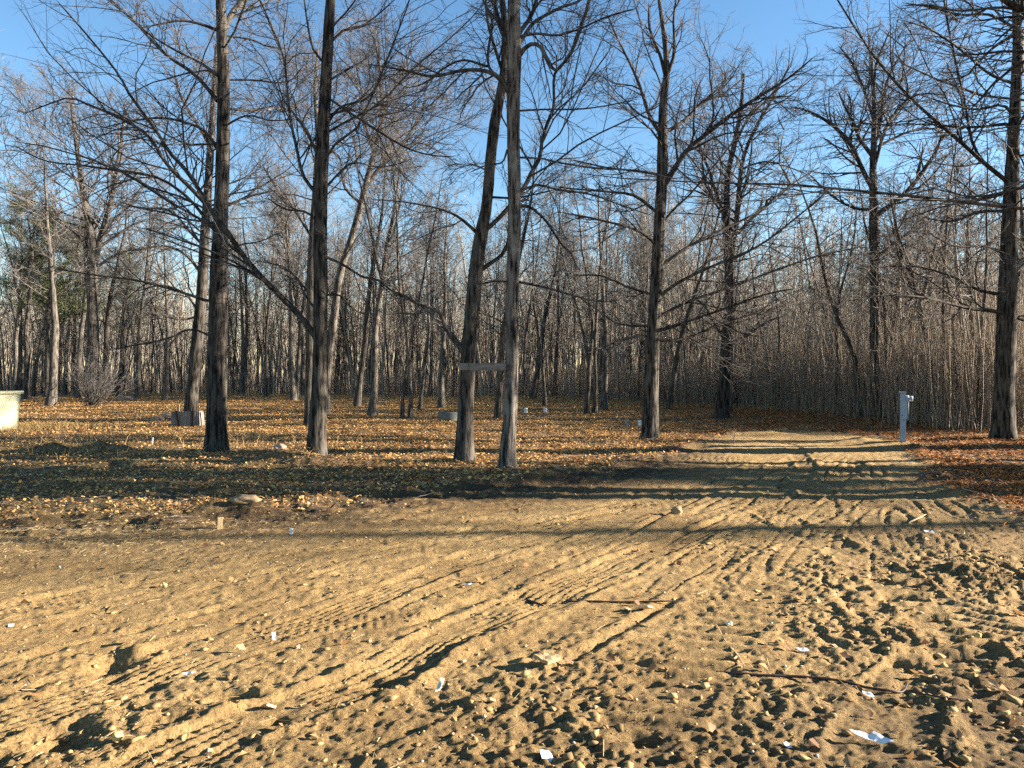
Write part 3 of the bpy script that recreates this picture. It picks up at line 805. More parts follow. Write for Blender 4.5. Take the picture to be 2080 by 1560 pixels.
# a near tree right of the frame: its limbs hang into the top right corner
hero_tree('bare_tree', 'near tree out of frame at right whose limbs reach the top right corner', OAK,
    [(2330, 960, 50), (2335, 800, 44), (2330, 500, 40), (2325, 200, 34), (2330, 0, 30), (2335, -100, 26)], 13.0,
    [([(2328, 140, 22), (2250, 90, 20), (2160, 50, 18), (2080, 22, 15), (2040, 0, 12), (2000, -30, 9), (1940, -60, 5)], -.8),
     ([(2328, 90, 14), (2200, 20, 12), (2120, -20, 8), (2050, -50, 5)], .7),
     ([(2085, 22, 8), (2030, 15, 6), (1950, 22, 5), (1880, 10, 4), (1830, 12, 3)], .7),
     ([(2330, 320, 14), (2260, 330, 12), (2180, 365, 9), (2090, 378, 8), (2020, 395, 5), (1950, 402, 3)], -.6),
     ([(2330, 520, 12), (2250, 490, 10), (2150, 500, 7), (2090, 520, 5), (2030, 560, 3)], -.9)],
    M_bark, 113, auto=12, azlo=5, top=16, dens=.8)

# ------------------------------------------------------------------ shared tree meshes for the wood
def tree_variant(seed, height, r, nl, l_len, cl=.35, dens=1.0, twig=1.0, lean=.02, fork=False, lv4=True):
    rng = np.random.default_rng(seed)
    n = 14
    cur = np.array([0, 0, 1.0]); pts = [np.array([0, 0, -.15])]
    drift = rng.normal(size=3) * lean; drift[2] = 0
    for k in range(n - 1):
        cur = norm(cur + rng.normal(size=3) * .045 + drift * .3); cur[2] = max(cur[2], .8)
        pts.append(pts[-1] + cur * height / (n - 1))
    P = np.array(pts)
    R = r * (1 - .93 * np.linspace(0, 1, n) ** 1.15)
    R[0] *= 1.45; 
    V1 = tubes(P[None], R[None], 8)
    A, AR = sprout(P[None], R[None], nl, cl, .98, radians(52), 1, 7, up=.12, wig=.14, rr=.28, rng=rng, lenabs=l_len, rmin=.009 * twig, rtip=.25)
    parts = [V1, tubes(A, AR, 5)]
    if fork:
        Fp, Fr = sprout(P[None], R[None], 2, .45, .6, radians(22), .45, 8, up=.35, wig=.08, rr=.75, rng=rng, rtip=.12)
        parts.append(tubes(Fp, Fr, 6))
        FA, FAR = sprout(Fp, Fr, nl // 2, .2, .98, radians(48), 1, 7, up=.2, wig=.14, rr=.3, rng=rng, lenabs=l_len * .8, rmin=.01 * twig, rtip=.25)
        parts.append(tubes(FA, FAR, 5))
        A = np.vstack([A, FA]); AR = np.vstack([AR, FAR])
    B, BR = sprout(A, AR, int(9 * dens), .12, .97, radians(45), .42, 4, up=.04, wig=.17, rr=.55, rng=rng, lmin=.3, rmin=.006 * twig, rtip=.5)
    tw = [tubes(B, BR, 3)]
    if lv4:
        C, CR = sprout(B, BR, 5, .1, .98, radians(42), .5, 3, up=.02, wig=.18, rr=.7, rng=rng, lmin=.2, rmin=.005 * twig, rtip=.6)
        tw.append(tubes(C, CR, 3))
    m1 = merge(parts); m2 = merge(tw)
    return m1, m2
MED = []
for i in range(7):
    m1, m2 = tree_variant(200 + i, 14.5, .16, 24, 3.5, cl=(.35, .45, .3, .5, .4, .33, .42)[i], dens=1.0, twig=1.6, fork=i in (1, 4, 6))
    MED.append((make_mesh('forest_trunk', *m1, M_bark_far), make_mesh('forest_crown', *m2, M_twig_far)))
SLIM = []
for i in range(5):
    m1, m2 = tree_variant(300 + i, 12.5, .075, 14, 1.3, cl=.40, dens=.8, twig=1.4, lean=.04)
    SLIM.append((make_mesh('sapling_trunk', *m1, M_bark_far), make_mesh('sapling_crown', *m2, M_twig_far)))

def place_tree(name, var, x, y, label, group, s=(1, 1), rz=None, tilt=(0, 0), cat='tree'):
    root = empty(name, (x, y, H(x, y) if y < 30 else float(height(x, y))), label, cat, group, 0)
    root.rotation_euler = (tilt[0], tilt[1], random.random() * 6.28 if rz is None else rz)
    root.rotation_mode = 'ZYX'
    root.scale = (s[0], s[0], s[1])
    link('trunk', var[0], root)
    link('crown', var[1], root)
    return root

# traced trunks of the middle distance: base x, y, width px, x at row 500, label
MID = [
 (103, 803, 19, 119, 38, 'dark trunk leaning right, left of the big grey tree with the shrub'),
 (158, 800, 12, 160, 46, 'grey trunk close left of the big grey tree in the left woods'),
 (214, 800, 13, 224, 48, 'grey trunk close right of the big grey tree in the left woods'),
 (52, 797, 13, 46, 44, 'pale trunk rising over the yellow crate corner'),
 (30, 800, 10, 24, 46, 'thin straight trunk directly above the yellow crate'),
 (66, 800, 8, 78, 50, 'thin tree leaning right between the crate and the dark leaning trunk'),
 (279, 800, 10, 293, 46, 'lone slim straight tree between the shrub and the board planter'),
 (335, 803, 10, 348, 44, 'dark slim tree in the woods left of the planter'),
 (597, 808, 12, 578, 42, 'left stem of the V-shaped pair left of the crossed trunks'),
 (602, 808, 10, 618, 43, 'right stem of the V-shaped pair left of the crossed trunks'),
 (725, 822, 13, 742, 36, 'dark trunk leaning right, left one of the two between the front tree groups'),
 (756, 846, 17, 751, 28, 'grey straight trunk, right one of the two between the front tree groups'),
 (817, 860, 8, 829, 26, 'thin pole-like tree, left one of the close pair before the board'),
 (833, 860, 9, 848, 26, 'thin bent tree, right one of the close pair before the board'),
 (853, 832, 8, 893, 33, 'slanting slim tree just behind the close thin pair'),
 (897, 828, 13, 903, 35, 'straight grey tree behind the left end of the board'),
 (1012, 850, 14, 1022, 27, 'slim grey tree seen between the two trunks that hold the board'),
 (1082, 812, 12, 1098, 44, 'tree behind the left capped pipe, dark on its left'),
 (1106, 828, 8, 1104, 36, 'thin dark tree rising straight behind the right capped pipe'),
 (1192, 841, 11, 1213, 30, 'left stem of the leaning clump between pipes and tall tree'),
 (1208, 842, 9, 1228, 30.2, 'middle stem of the leaning clump between pipes and tall tree'),
 (1226, 834, 14, 1238, 33, 'right thick stem beside the leaning clump'),
 (1300, 812, 9, 1315, 44, 'slim tree close left of the tall tree with the pipe at its foot'),
 (1360, 834, 13, 1392, 33, 'dark tree leaning right, next right of the tall tree'),
 (1419, 815, 9, 1415, 42, 'slim upright tree left of the twin-stemmed dark tree'),
 (1484, 838, 5, 1502, 30, 'very thin pale sapling touching the twin-stemmed dark tree'),
 (1749, 846, 13, 1718, 27, 'dark tree leaning left, close left of the round-crowned tree'),
 (1680, 830, 10, 1662, 33, 'slim tree at the wood edge with its top bent left'),
 (1697, 838, 9, 1708, 30, 'slim tree leaning right at the wood edge left of the leaning dark tree'),
 (1800, 850, 11, 1792, 28, 'pale barked slim tree close right of the round-crowned tree'),
 (1928, 862, 8, 1905, 24, 'thin tree leaning left between meter post and thick right tree'),
 (1955, 866, 7, 1968, 24, 'thin upright tree behind the leaf bank left of the thick right tree'),
 (1985, 872, 8, 1975, 22, 'thin dark tree nearest left of the thick right tree'),
 (1845, 848, 9, 1852, 30, 'slim dark tree rising just behind the meter post'),
 (540, 806, 8, 545, 48, 'slim tree in the gap between the two left front trees'),
 (490, 802, 9, 500, 50, 'slim grey tree just right of the dark-barked front tree'),
 (1560, 826, 8, 1572, 38, 'slim tree above the bare end of the track'),
 (1635, 830, 7, 1625, 36, 'thin tree left of the bent-topped slim tree'),
 (240, 798, 8, 250, 52, 'thin grey tree far back right of the shrub'),
 (130, 798, 9, 132, 54, 'thin upright tree in the gap left of the big grey tree'),
]
taken = []
for i, (bx, by, wd, tx, d, lab) in enumerate(MID):
    x = (bx - CX) / F * d
    r = wd * d / F / 2
    slim = r < .115
    var = (SLIM if slim else MED)[i % (5 if slim else 7)]
    b0 = .075 if slim else .16
    # lean: horizontal shift between base and row 500
    hz = (by - 500) * d / F
    lean = math.atan2((tx - bx) * d / F, hz)
    s = max(.55, min(2.4, r / b0))
    # forests seen at distance: keep a natural height
    hs = (12.5 + random.random() * 3) / (12.5 if slim else 14.5)
    if by > 824: hs *= .72
    o = empty('bare_tree', (x, d, float(height(x, d))), lab, 'tree')
    o.rotation_euler = (0, lean, 0)
    for nm, me_ in zip(('trunk', 'crown'), var):
        c = link(nm, me_, o)
        c.scale = (s if nm == 'trunk' else max(.8, min(s, 1.4)),) * 2 + (hs,)
        c.rotation_euler = (0, 0, random.random() * 6.28) if nm == 'trunk' else (0, 0, 0)
    o.children[1].rotation_euler = o.children[0].rotation_euler
    o.children[1].scale = o.children[0].scale
    taken.append((x, d))

# edge of the wood as a world curve (x -> y)
EDGE = np.array([gp(x, y) for x, y in [(-700, 797), (0, 800), (300, 803), (600, 806), (900, 809), (1100, 812), (1300, 820), (1450, 826), (1600, 832), (1750, 846), (1900, 864), (2080, 885)]])
def edge_y(x):
    return np.interp(x, EDGE[:, 0], EDGE[:, 1])
# individual trees of the wood edge
rng = np.random.default_rng(55)
n_ind = 0
WOODS = []
tries = 0
while n_ind < 210 and tries < 5000:
    tries += 1
    d = 20 + 45 * rng.random() ** .8
    px = -60 + 2160 * rng.random()
    x = (px - CX) / F * d
    dep = d - edge_y(x)
    if dep < .3 or dep > 16: continue
    if any((x - a) ** 2 + (d - b) ** 2 < .8 for a, b in taken): continue
    taken.append((x, d)); lean = float(rng.normal() * .05)
    if rng.random() < .30:
        v = MED[int(rng.integers(7))]; s = .55 + .5 * rng.random(); hs = (.75 + .35 * rng.random()) * float(np.interp(d, [20, 30, 48], [.55, .7, 1]))
        o = place_tree('forest_tree', v, x, d, 'x', 'bare forest trees in the wood', (s, hs), tilt=(rng.normal() * .03, lean)); WOODS.append((px, 0, lean, s, o))
    else:
        v = SLIM[int(rng.integers(5))]; s = .45 + .55 * rng.random(); hs = (.6 + .5 * rng.random()) * float(np.interp(d, [20, 30, 48], [.6, .75, 1]))
        o = place_tree('forest_sapling', v, x, d, 'x', 'slender bare trees in the wood', (s, hs), tilt=(rng.normal() * .05, lean)); WOODS.append((px, 1, lean, s, o))
    n_ind += 1
MARKS = [(-200, 'left edge'), (20, 'crate'), (103, 'dark leaner'), (188, 'shrub'), (279, 'lone slim tree'), (384, 'planter'), (438, 'dark front tree'), (645, 'sloping-limb tree'),
         (756, 'straight trunk'), (825, 'close thin pair'), (943, 'board'), (1029, 'shaggy trunk'), (1107, 'right pipe'), (1208, 'leaning clump'), (1320, 'tall tree'), (1466, 'twin-stem tree'),
         (1600, 'end of the track'), (1690, 'bent-topped tree'), (1774, 'round-crowned tree'), (1834, 'meter post'), (1930, 'thin leaner'), (2037, 'thick right tree'), (2400, 'right edge')]
ORD = 'first second third fourth fifth sixth seventh eighth ninth tenth eleventh twelfth thirteenth fourteenth fifteenth sixteenth seventeenth eighteenth nineteenth twentieth'.split()
for k in range(len(MARKS) - 1):
    for kind_ in (0, 1):
        mem = sorted([w_ for w_ in WOODS if MARKS[k][0] <= w_[0] < MARKS[k + 1][0] and w_[1] == kind_], key=lambda w_: w_[0])
        for j, (px, kd, lean, s_, o) in enumerate(mem):
            look = ('thin pole' if s_ < .7 else 'slender tree') if kd else ('forest tree' if s_ < .8 else 'thick forest tree')
            way = ' leaning left' if lean < -.03 else ' leaning right' if lean > .03 else ''
            o['label'] = f"bare {look}{way}, {ORD[min(j, 19)]} between {MARKS[k][1]} and {MARKS[k + 1][1]}"

place_tree('clearing_tree', MED[0], 17.5, 16.42, 'farther of two thick bare trees added at right, unseen, to shade the left front trunk', 'bare trees beside the clearing outside the frame', (2.6, 1.2), rz=1.0)  # added out of view, thickened so its shadow covers the left front trunk
place_tree('clearing_tree', MED[2], 12.1, 16.23, 'thickest bare tree added out of frame at right to darken the left front trunk', 'bare trees beside the clearing outside the frame', (2.7, 1.15), rz=.5)  # added on the sun line of the left front trunk, widened to shade it
# trees of the clearing that stand beyond the right and left of the frame and throw the long shadows
OFF = [(11, 10.3, 1.4, 0), (15, 10.85, 1.2, 0), (19.5, 11.1, 1.5, 0), (13, 11.55, 1.1, 0), (24, 12.4, 1.4, 0), (28.5, 12.9, 1.3, 0), (17, 12.55, .9, 0), (30, 18.3, 1.3, 0), (22, 21.8, 1.2, 0), 
       (34, 10.2, 1.5, 0), (23, 14.2, 1.2, 0), (37, 14.5, 1.4, 0), (-13.5, 13, 1.5, 0), (-19, 18, 1.4, 0), (-24, 24, 1.2, 0)]
for i, (x, y, s, _) in enumerate(OFF):
    place_tree('clearing_tree', MED[i % 7], x, y, f"bare clearing tree out of frame at {'left' if x < 0 else 'right'}, {int(round(math.hypot(x, y)))} paces off, {int(y)} ahead", 'bare trees beside the clearing outside the frame', (s, 1.05 + .1 * (i % 3)), tilt=((-.03, -.01, -.05, -.02, -.04, .0, -.03)[i % 7], (.05, -.06, .0, .07)[i % 4]))

# ------------------------------------------------------------------ deep wood: uncountable, instanced
def far_mesh(seed, h, r, n1, l1, twig, mname):
    m1, m2 = tree_variant(seed, h, r, n1, l1, cl=.28, dens=.8, twig=twig, lean=.05, lv4=False)
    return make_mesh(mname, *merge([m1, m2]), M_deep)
def bush_mesh(seed, n, h, r, spread, mat, mname):
    rg = np.random.default_rng(seed)
    P0 = rg.normal(size=(n, 3)) * [spread * .35, spread * .35, 0]
    d = norm(np.stack([rg.normal(size=n) * .10, rg.normal(size=n) * .10, np.ones(n)], 1))
    pts = [P0]; ll = h * (.4 + .6 * rg.random(n))
    for k in range(4):
        d = norm(d + rg.normal(size=(n, 3)) * .05 + [0, 0, .05])
        pts.append(pts[-1] + d * (ll / 4)[:, None])
    P = np.stack(pts, 1); R = r * (1 - .6 * np.linspace(0, 1, 5))[None] * np.ones((n, 1))
    B, BR = sprout(P, R, 3, .35, .95, radians(35), .22, 3, up=.1, wig=.2, rr=.7, rng=rg, rmin=r * .45)
    return merge([tubes(P, R, 3), tubes(B, BR, 3)])
def scatter(name, pts, rots, scls, idxs, meshes, label=None):
    """geometry-nodes scatter of a few meshes on points: mass vegetation"""
    me = bpy.data.meshes.new(name)
    me.vertices.add(len(pts)); me.vertices.foreach_set('co', np.asarray(pts, np.float32).ravel())
    for nm, arr, ty in (('rz', rots, 'FLOAT'), ('sc', scls, 'FLOAT'), ('ix', idxs, 'INT')):
        at = me.attributes.new(nm, ty, 'POINT'); at.data.foreach_set('value', np.asarray(arr, np.float32 if ty == 'FLOAT' else np.int32))
    o = link(name, me)
    g = bpy.data.node_groups.new(name + '_nodes', 'GeometryNodeTree')
    g.interface.new_socket('Geometry', in_out='INPUT', socket_type='NodeSocketGeometry')
    g.interface.new_socket('Geometry', in_out='OUTPUT', socket_type='NodeSocketGeometry')
    N = g.nodes; Lk = g.links
    gi, go = N.new('NodeGroupInput'), N.new('NodeGroupOutput')
    join = N.new('GeometryNodeGeometryToInstance')
    for m in meshes:
        src = bpy.data.objects.new(m.name + '_source', m)       # data only, never linked to the scene
        oi = N.new('GeometryNodeObjectInfo'); oi.inputs[0].default_value = src; oi.inputs[1].default_value = False
        Lk.new(oi.outputs['Geometry'], join.inputs[0]) if len(meshes) == 1 else None
        m['_n'] = oi.name
    if len(meshes) > 1:
        # several sources: geometry to instance keeps each link as one instance
        for nd in [x for x in N if x.bl_idname == 'GeometryNodeObjectInfo'][::-1]:
            Lk.new(nd.outputs['Geometry'], join.inputs[0])
    m2p = N.new('GeometryNodeMeshToPoints'); Lk.new(gi.outputs[0], m2p.inputs[0])
    iop = N.new('GeometryNodeInstanceOnPoints'); iop.inputs['Pick Instance'].default_value = True
    Lk.new(m2p.outputs[0], iop.inputs['Points']); Lk.new(join.outputs[0], iop.inputs['Instance'])
    def na(nm, ty):
        a = N.new('GeometryNodeInputNamedAttribute'); a.data_type = ty; a.inputs[0].default_value = nm
        return a.outputs[0]
    Lk.new(na('ix', 'INT'), iop.inputs['Instance Index'])
    cx = N.new('ShaderNodeCombineXYZ'); Lk.new(na('rz', 'FLOAT'), cx.inputs[2]); Lk.new(cx.outputs[0], iop.inputs['Rotation'])
    cs = N.new('ShaderNodeCombineXYZ'); sc = na('sc', 'FLOAT')
    for k in range(3): Lk.new(sc, cs.inputs[k])
    Lk.new(cs.outputs[0], iop.inputs['Scale'])
    Lk.new(iop.outputs[0], go.inputs[0])
    md = o.modifiers.new('scatter', 'NODES'); md.node_group = g
    return tag(o, label, kind='stuff')

FARM = [far_mesh(400 + i, 12.5, .055, 12, 1.5, 2.0, 'deep_wood_tree') for i in range(4)] + [far_mesh(410 + i, 14.5, .12, 18, 2.4, 2.2, 'deep_wood_tree') for i in range(2)]
rng = np.random.default_rng(66)
pts, rot, scl, ix = [], [], [], []
while len(pts) < 5200:
    d = 20 + 120 * rng.random() ** 1.1
    x = (-.92 + 1.84 * rng.random()) * d
    if d < edge_y(x) + 1.5: continue
    if x > .70 * d and d < 60 and rng.random() < .93: continue
    k = int(rng.integers(4)) if rng.random() < .86 else 4 + int(rng.integers(2))
    pts.append((x, d, float(height(x, d)))); rot.append(rng.random() * 6.28); scl.append((.6 + .45 * rng.random()) * float(np.interp(d, [20, 30, 50, 100, 140], [.55, .68, 1, 1.1, 1.35]))); ix.append(k)
scatter('deep_wood', pts, rot, scl, ix, FARM, 'dense leafless wood of thin grey stems behind the clearing')

M_brush = plain('brush_stems', (0.26, 0.205, 0.15), .9, .35, 1.0)
BR_M = [make_mesh('brush_clump', *bush_mesh(500 + i, 13, 4.6, .0095, 3.0, M_brush, 'b'), M_brush) for i in range(4)]
pts, rot, scl, ix = [], [], [], []
while len(pts) < 4600:
    px = -100 + 2280 * rng.random()
    d = 18 + (45 if len(pts) < 3000 else 90) * rng.random()
    x = (px - CX) / F * d
    dep = d - edge_y(x)
    if dep < 1.2 or dep > (26 if len(pts) < 3000 else 70): continue
    right = smooth(900, 1700, px)
    if rng.random() > .35 + .65 * right: continue
    pts.append((x, d, float(height(x, d)))); rot.append(rng.random() * 6.28); scl.append((.3 + .7 * rng.random()) * (.55 + .55 * right)); ix.append(int(rng.integers(4)))
scatter('undergrowth', pts, rot, scl, ix, BR_M, 'thin brown brush along the edge of the wood')

# the bare shrub in the left woods
sx, sy = gp(190, 822); sx, sy = (190 - CX) / F * 37, 37.0
b = empty('bare_shrub', (sx, sy, float(height(sx, sy))), 'bushy leafless shrub at the foot of the big grey tree in the left woods', 'shrub')
rg = np.random.default_rng(9)
n = 26
P0 = rg.normal(size=(n, 3)) * [.18, .18, 0]
d_ = norm(np.stack([rg.normal(size=n) * .55, rg.normal(size=n) * .55, np.ones(n)], 1))
pp = [P0]
for k in range(6):
    d_ = norm(d_ + rg.normal(size=(n, 3)) * .10 + [0, 0, .05]); pp.append(pp[-1] + d_ * (.35 + .2 * rg.random(n))[:, None])
SP = np.stack(pp, 1); SR = (.022 * (1 - .7 * np.linspace(0, 1, 7)))[None] * np.ones((n, 1))
link('stems', make_mesh('stems', *tubes(SP, SR, 5), M_limb), b)['kind'] = 'stuff'
TB, TBR = sprout(SP, SR, 9, .15, .97, radians(38), .3, 4, up=.1, wig=.2, rr=.6, rng=rg, rmin=.009)
TC, TCR = sprout(TB, TBR, 3, .2, .95, radians(38), .5, 3, up=.05, wig=.2, rr=.8, rng=rg, rmin=.007)
link('twigs', make_mesh('twigs', *merge([tubes(TB, TBR, 3), tubes(TC, TCR, 3)]), M_twig), b)['kind'] = 'stuff'

# ------------------------------------------------------------------ pines far left
def pine(x, y, h, r, label, seed, ll=3.0, lo=.22):
    rg = np.random.default_rng(seed)
    root = empty('pine_tree', (x, y, float(height(x, y))), label, 'pine tree')
    P = np.stack([np.linspace(0, .3, 10), np.linspace(0, -.2, 10), np.linspace(-.1, h, 10)], 1)
    R = r * (1 - .92 * np.linspace(0, 1, 10))
    link('trunk', make_mesh('trunk', *tubes(P[None], R[None], 8), M_bark_far), root)
    A, AR = sprout(P[None], R[None], 58, lo, .99, radians(80), 1, 6, up=.03, wig=.08, rr=.25, rng=rg, lenabs=ll, rmin=.015)
    link('branches', make_mesh('branches', *tubes(A, AR, 4), M_limb), root)
    B, BR = sprout(A, AR, 16, .25, 1.0, radians(45), .28, 3, up=.05, wig=.2, rr=.5, rng=rg, rmin=.004)
    # needle tufts: small crossed blades round the shoot
    tips = B.reshape(-1, 3); m = len(tips) * 5
    c = np.repeat(tips, 5, 0) + rg.normal(size=(m, 3)) * .10
    dv = norm(rg.normal(size=(m, 3)) + [0, 0, .5]) * (.13 + .12 * rg.random((m, 1)))
    sv = norm(np.cross(dv, rg.normal(size=(m, 3)))) * .021
    V = np.stack([c - sv, c + sv, c + dv], 1).reshape(-1, 3)
    t = np.arange(m * 3).reshape(-1, 3)
    base = np.array([(.05, .07, .032), (.085, .105, .042), (.12, .13, .055)])[rg.integers(3, size=m)]
    cols = np.repeat(base * (.8 + .4 * rg.random((m, 1))), 3, 0)
    link('needles', make_mesh('needles', V, None, t, M_needle, False, {'Col': cols}), root)['kind'] = 'stuff'
pine((95 - CX) / F * 47, 47, 11.5, .16, 'green pine showing between the leaning trunk and the crate at far left', 61, 2.6, .42)
pine((40 - CX) / F * 56, 56, 15, .2, 'tall pine at the left edge of the woods, its boughs against the sky', 62, 2.6, .42)
pine((150 - CX) / F * 60, 60, 13, .2, 'pale green pine far behind the big grey tree in the left woods', 63, 2.6, .42)
pine((250 - CX) / F * 64, 64, 12, .2, 'distant pine right of the big grey tree in the left woods', 64, 2.6, .42)
pine((1380 - CX) / F * 75, 75, 12, .2, 'dark pine deep in the wood behind the tall tree right of centre', 65, 2.6, .42)

pine(33, 12.6, 12.5, .2, 'unseen pine added right of the frame to shade the edge of the sandy track', 66, 1.7, .3)  # added out of view to throw dense shade over the lane edge

# ------------------------------------------------------------------ fallen leaves, grass, straw, clods
def leaf_mesh(X_, Y_, size, rg, z=None, tilt=.6, nsub=2):
    n = len(X_)
    Z_ = full_height(X_, Y_) if z is None else z
    c = np.stack([X_, Y_, Z_ + .008 + .02 * rg.random(n)], 1)
    a = rg.random(n) * 2 * pi
    up = norm(np.stack([rg.normal(size=n) * tilt, rg.normal(size=n) * tilt, np.ones(n)], 1))
    u_ = norm(np.cross(up, np.stack([np.cos(a), np.sin(a), np.zeros(n)], 1)))
    v_ = np.cross(up, u_)
    s_ = size * (.6 + .8 * rg.random(n))
    L_, Wd = s_[:, None], (s_ * (.28 + .2 * rg.random(n)))[:, None]
    fold = up * (s_ * (.05 + .3 * rg.random(n)))[:, None]
    V = np.stack([c - u_ * L_ * .5, c + v_ * Wd + fold, c + u_ * L_ * .5 + fold * .5, c - v_ * Wd + fold], 1)
    t = np.array([[0, 2, 1], [0, 3, 2]])[None] + (np.arange(n) * 4)[:, None, None]
    base = LEAFCOL[rg.integers(len(LEAFCOL), size=n)] * (.9 + .9 * rg.random((n, 1)))
    return V.reshape(-1, 3), t.reshape(-1, 3), np.repeat(base, 4, 0)
rng = np.random.default_rng(77)
def sample_ground(n, dmin, dmax, power, pxlo=-80, pxhi=2160):
    s_ = rng.random(n)
    d = (dmin ** power + (dmax ** power - dmin ** power) * s_) ** (1 / power)
    x = ((pxlo + (pxhi - pxlo) * rng.random(n)) - CX) / F * d
    return x, d
x, y = sample_ground(520000, 7.0, 48, .9)
sd = sdist(x, y, LANE)
_, g_, l_ = masks(x, y, sd)
pz = fbm(x * .7, y * .7, 91, 3)
keep = rng.random(len(x)) < np.clip(l_ * (.55 + .6 * pz) + .10 * g_, 0, 1) * smooth(-1.1, .5, -sd + .5 * pz)
keep &= (y < edge_y(x) + 4)
x, y = x[keep], y[keep]
V, t, cl = leaf_mesh(x, y, .047, rng, tilt=.45)
V[:, :] = V
far_s = np.repeat(1 + .5 * smooth(15, 40, y), 4)
cen = np.repeat(V.reshape(-1, 4, 3).mean(1), 4, 0)
V = cen + (V - cen) * far_s[:, None]
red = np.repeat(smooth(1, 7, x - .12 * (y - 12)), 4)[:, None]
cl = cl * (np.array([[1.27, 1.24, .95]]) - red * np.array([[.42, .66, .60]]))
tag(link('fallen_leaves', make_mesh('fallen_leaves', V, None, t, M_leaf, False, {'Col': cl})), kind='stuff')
print('leaves', len(x))
# few leaves blown over the dirt
x, y = sample_ground(1500, 2.8, 11, 1.0)
sd = sdist(x, y, LANE)
keep = (sd > -.3) & (rng.random(len(x)) < .25 + .75 * (x > .6 * y * .55))
V, t, cl = leaf_mesh(x[keep][:420], y[keep][:420], .05, rng)
tag(link('scattered_leaves', make_mesh('scattered_leaves', V, None, t, M_leaf, False, {'Col': cl * .75})), kind='stuff')

def blades(x, y, h, w_, rg, cols, lay=.6):
    n = len(x)
    z = full_height(x, y)
    b = np.stack([x, y, z - .005], 1)
    a = rg.random(n) * 2 * pi
    d1 = norm(np.stack([np.cos(a) * lay, np.sin(a) * lay, np.ones(n) * .8], 1))
    hh = (h * (.4 + .9 * rg.random(n)))[:, None]
    d2 = norm(d1 + np.stack([np.cos(a), np.sin(a), -np.ones(n) * .5], 1) * (.8 * rg.random((n, 1))))
    sv = norm(np.cross(d1, rg.normal(size=(n, 3)))) * w_
    m = b + d1 * hh * .55
    V = np.stack([b - sv, b + sv, m + sv * .8, m - sv * .8, m + d2 * hh * .45], 1)
    q = np.array([0, 1, 2, 3])[None] + (np.arange(n) * 5)[:, None]
    t = np.array([3, 2, 4])[None] + (np.arange(n) * 5)[:, None]
    c = cols[rg.integers(len(cols), size=n)] * (.7 + .6 * rg.random((n, 1)))
    return V.reshape(-1, 3), q, t, np.repeat(c, 5, 0)
GC = np.array([(.42, .32, .15), (.34, .25, .11), (.26, .20, .085), (.16, .14, .055), (.20, .14, .07), (.48, .36, .17)])
x, y = sample_ground(190000, 7.2, 38, .8)
sd = sdist(x, y, LANE)
_, g_, l_ = masks(x, y, sd)
cl_ = fbm(x * 1.6, y * 1.6, 93, 3)
keep = rng.random(len(x)) < np.clip(g_ * (.35 + 1.1 * cl_), 0, 1) * smooth(-.15, .6, -sd)
x, y = x[keep], y[keep]
V, q, t, cc = blades(x, y, .06, .004, rng, GC, .9)
tag(link('dry_grass', make_mesh('dry_grass', V, q, t, M_grass, False, {'Col': cc})), kind='stuff')
print('grass', len(x))
# taller weeds by the crate and berm and wood edge
x1 = rng.normal(-14.3, 1.1, 1500); y1 = rng.normal(22.2, .7, 1500)
x2 = rng.uniform(-11, -3, 300); y2 = rng.normal(15.6, 1.2, 300)
xe = rng.uniform(-30, 14, 9000); ye = edge_y(xe) + rng.normal(0, 1.2, 9000)
V, q, t, cc = blades(np.concatenate([x1, x2, xe]), np.concatenate([y1, y2, ye]), .26, .0045, rng, GC[[0, 1, 5]] * [1, .9, .8], .35)
tag(link('weeds', make_mesh('weeds', V, q, t, M_grass, False, {'Col': cc})), kind='stuff')
# straw on the dirt: left bright patch plus sparse bits everywhere
x1 = rng.normal(-4.7, 1.3, 5200); y1 = rng.normal(7.7, .55, 5200)
x3, y3 = sample_ground(7000, 2.7, 9, 1.1)
x3, y3 = x3[rng.random(7000) < smooth(3.5, -1.5, x3)], y3[:0]
x3, y3 = sample_ground(5200, 2.7, 9, 1.1)
k3 = rng.random(len(x3)) < .15 + .85 * smooth(1.5, -2.0, x3)
xs_, ys_ = np.concatenate([x1, x3[k3]]), np.concatenate([y1, y3[k3]])
n = len(xs_)
zz_ = full_height(xs_, ys_) + .006
a = rng.normal(.5, .9, n); L_ = .012 + .05 * rng.random(n) ** 2
dv = np.stack([np.cos(a) * L_, np.sin(a) * L_, rng.normal(0, .15, n) * L_], 1)
sv = np.stack([-np.sin(a), np.cos(a), rng.normal(0, .6, n)], 1) * .0010
c0 = np.stack([xs_, ys_, zz_], 1)
V = np.stack([c0 - dv - sv, c0 - dv + sv, c0 + dv + sv + [0, 0, .004], c0 + dv - sv + [0, 0, .004]], 1).reshape(-1, 3)
q = np.arange(n * 4).reshape(-1, 4)
cc = np.repeat(np.array([(.44, .33, .16), (.36, .26, .12), (.50, .39, .21)])[rng.integers(3, size=n)], 4, 0)
tag(link('straw', make_mesh('straw', V, q, None, M_grass, False, {'Col': cc})), kind='stuff')

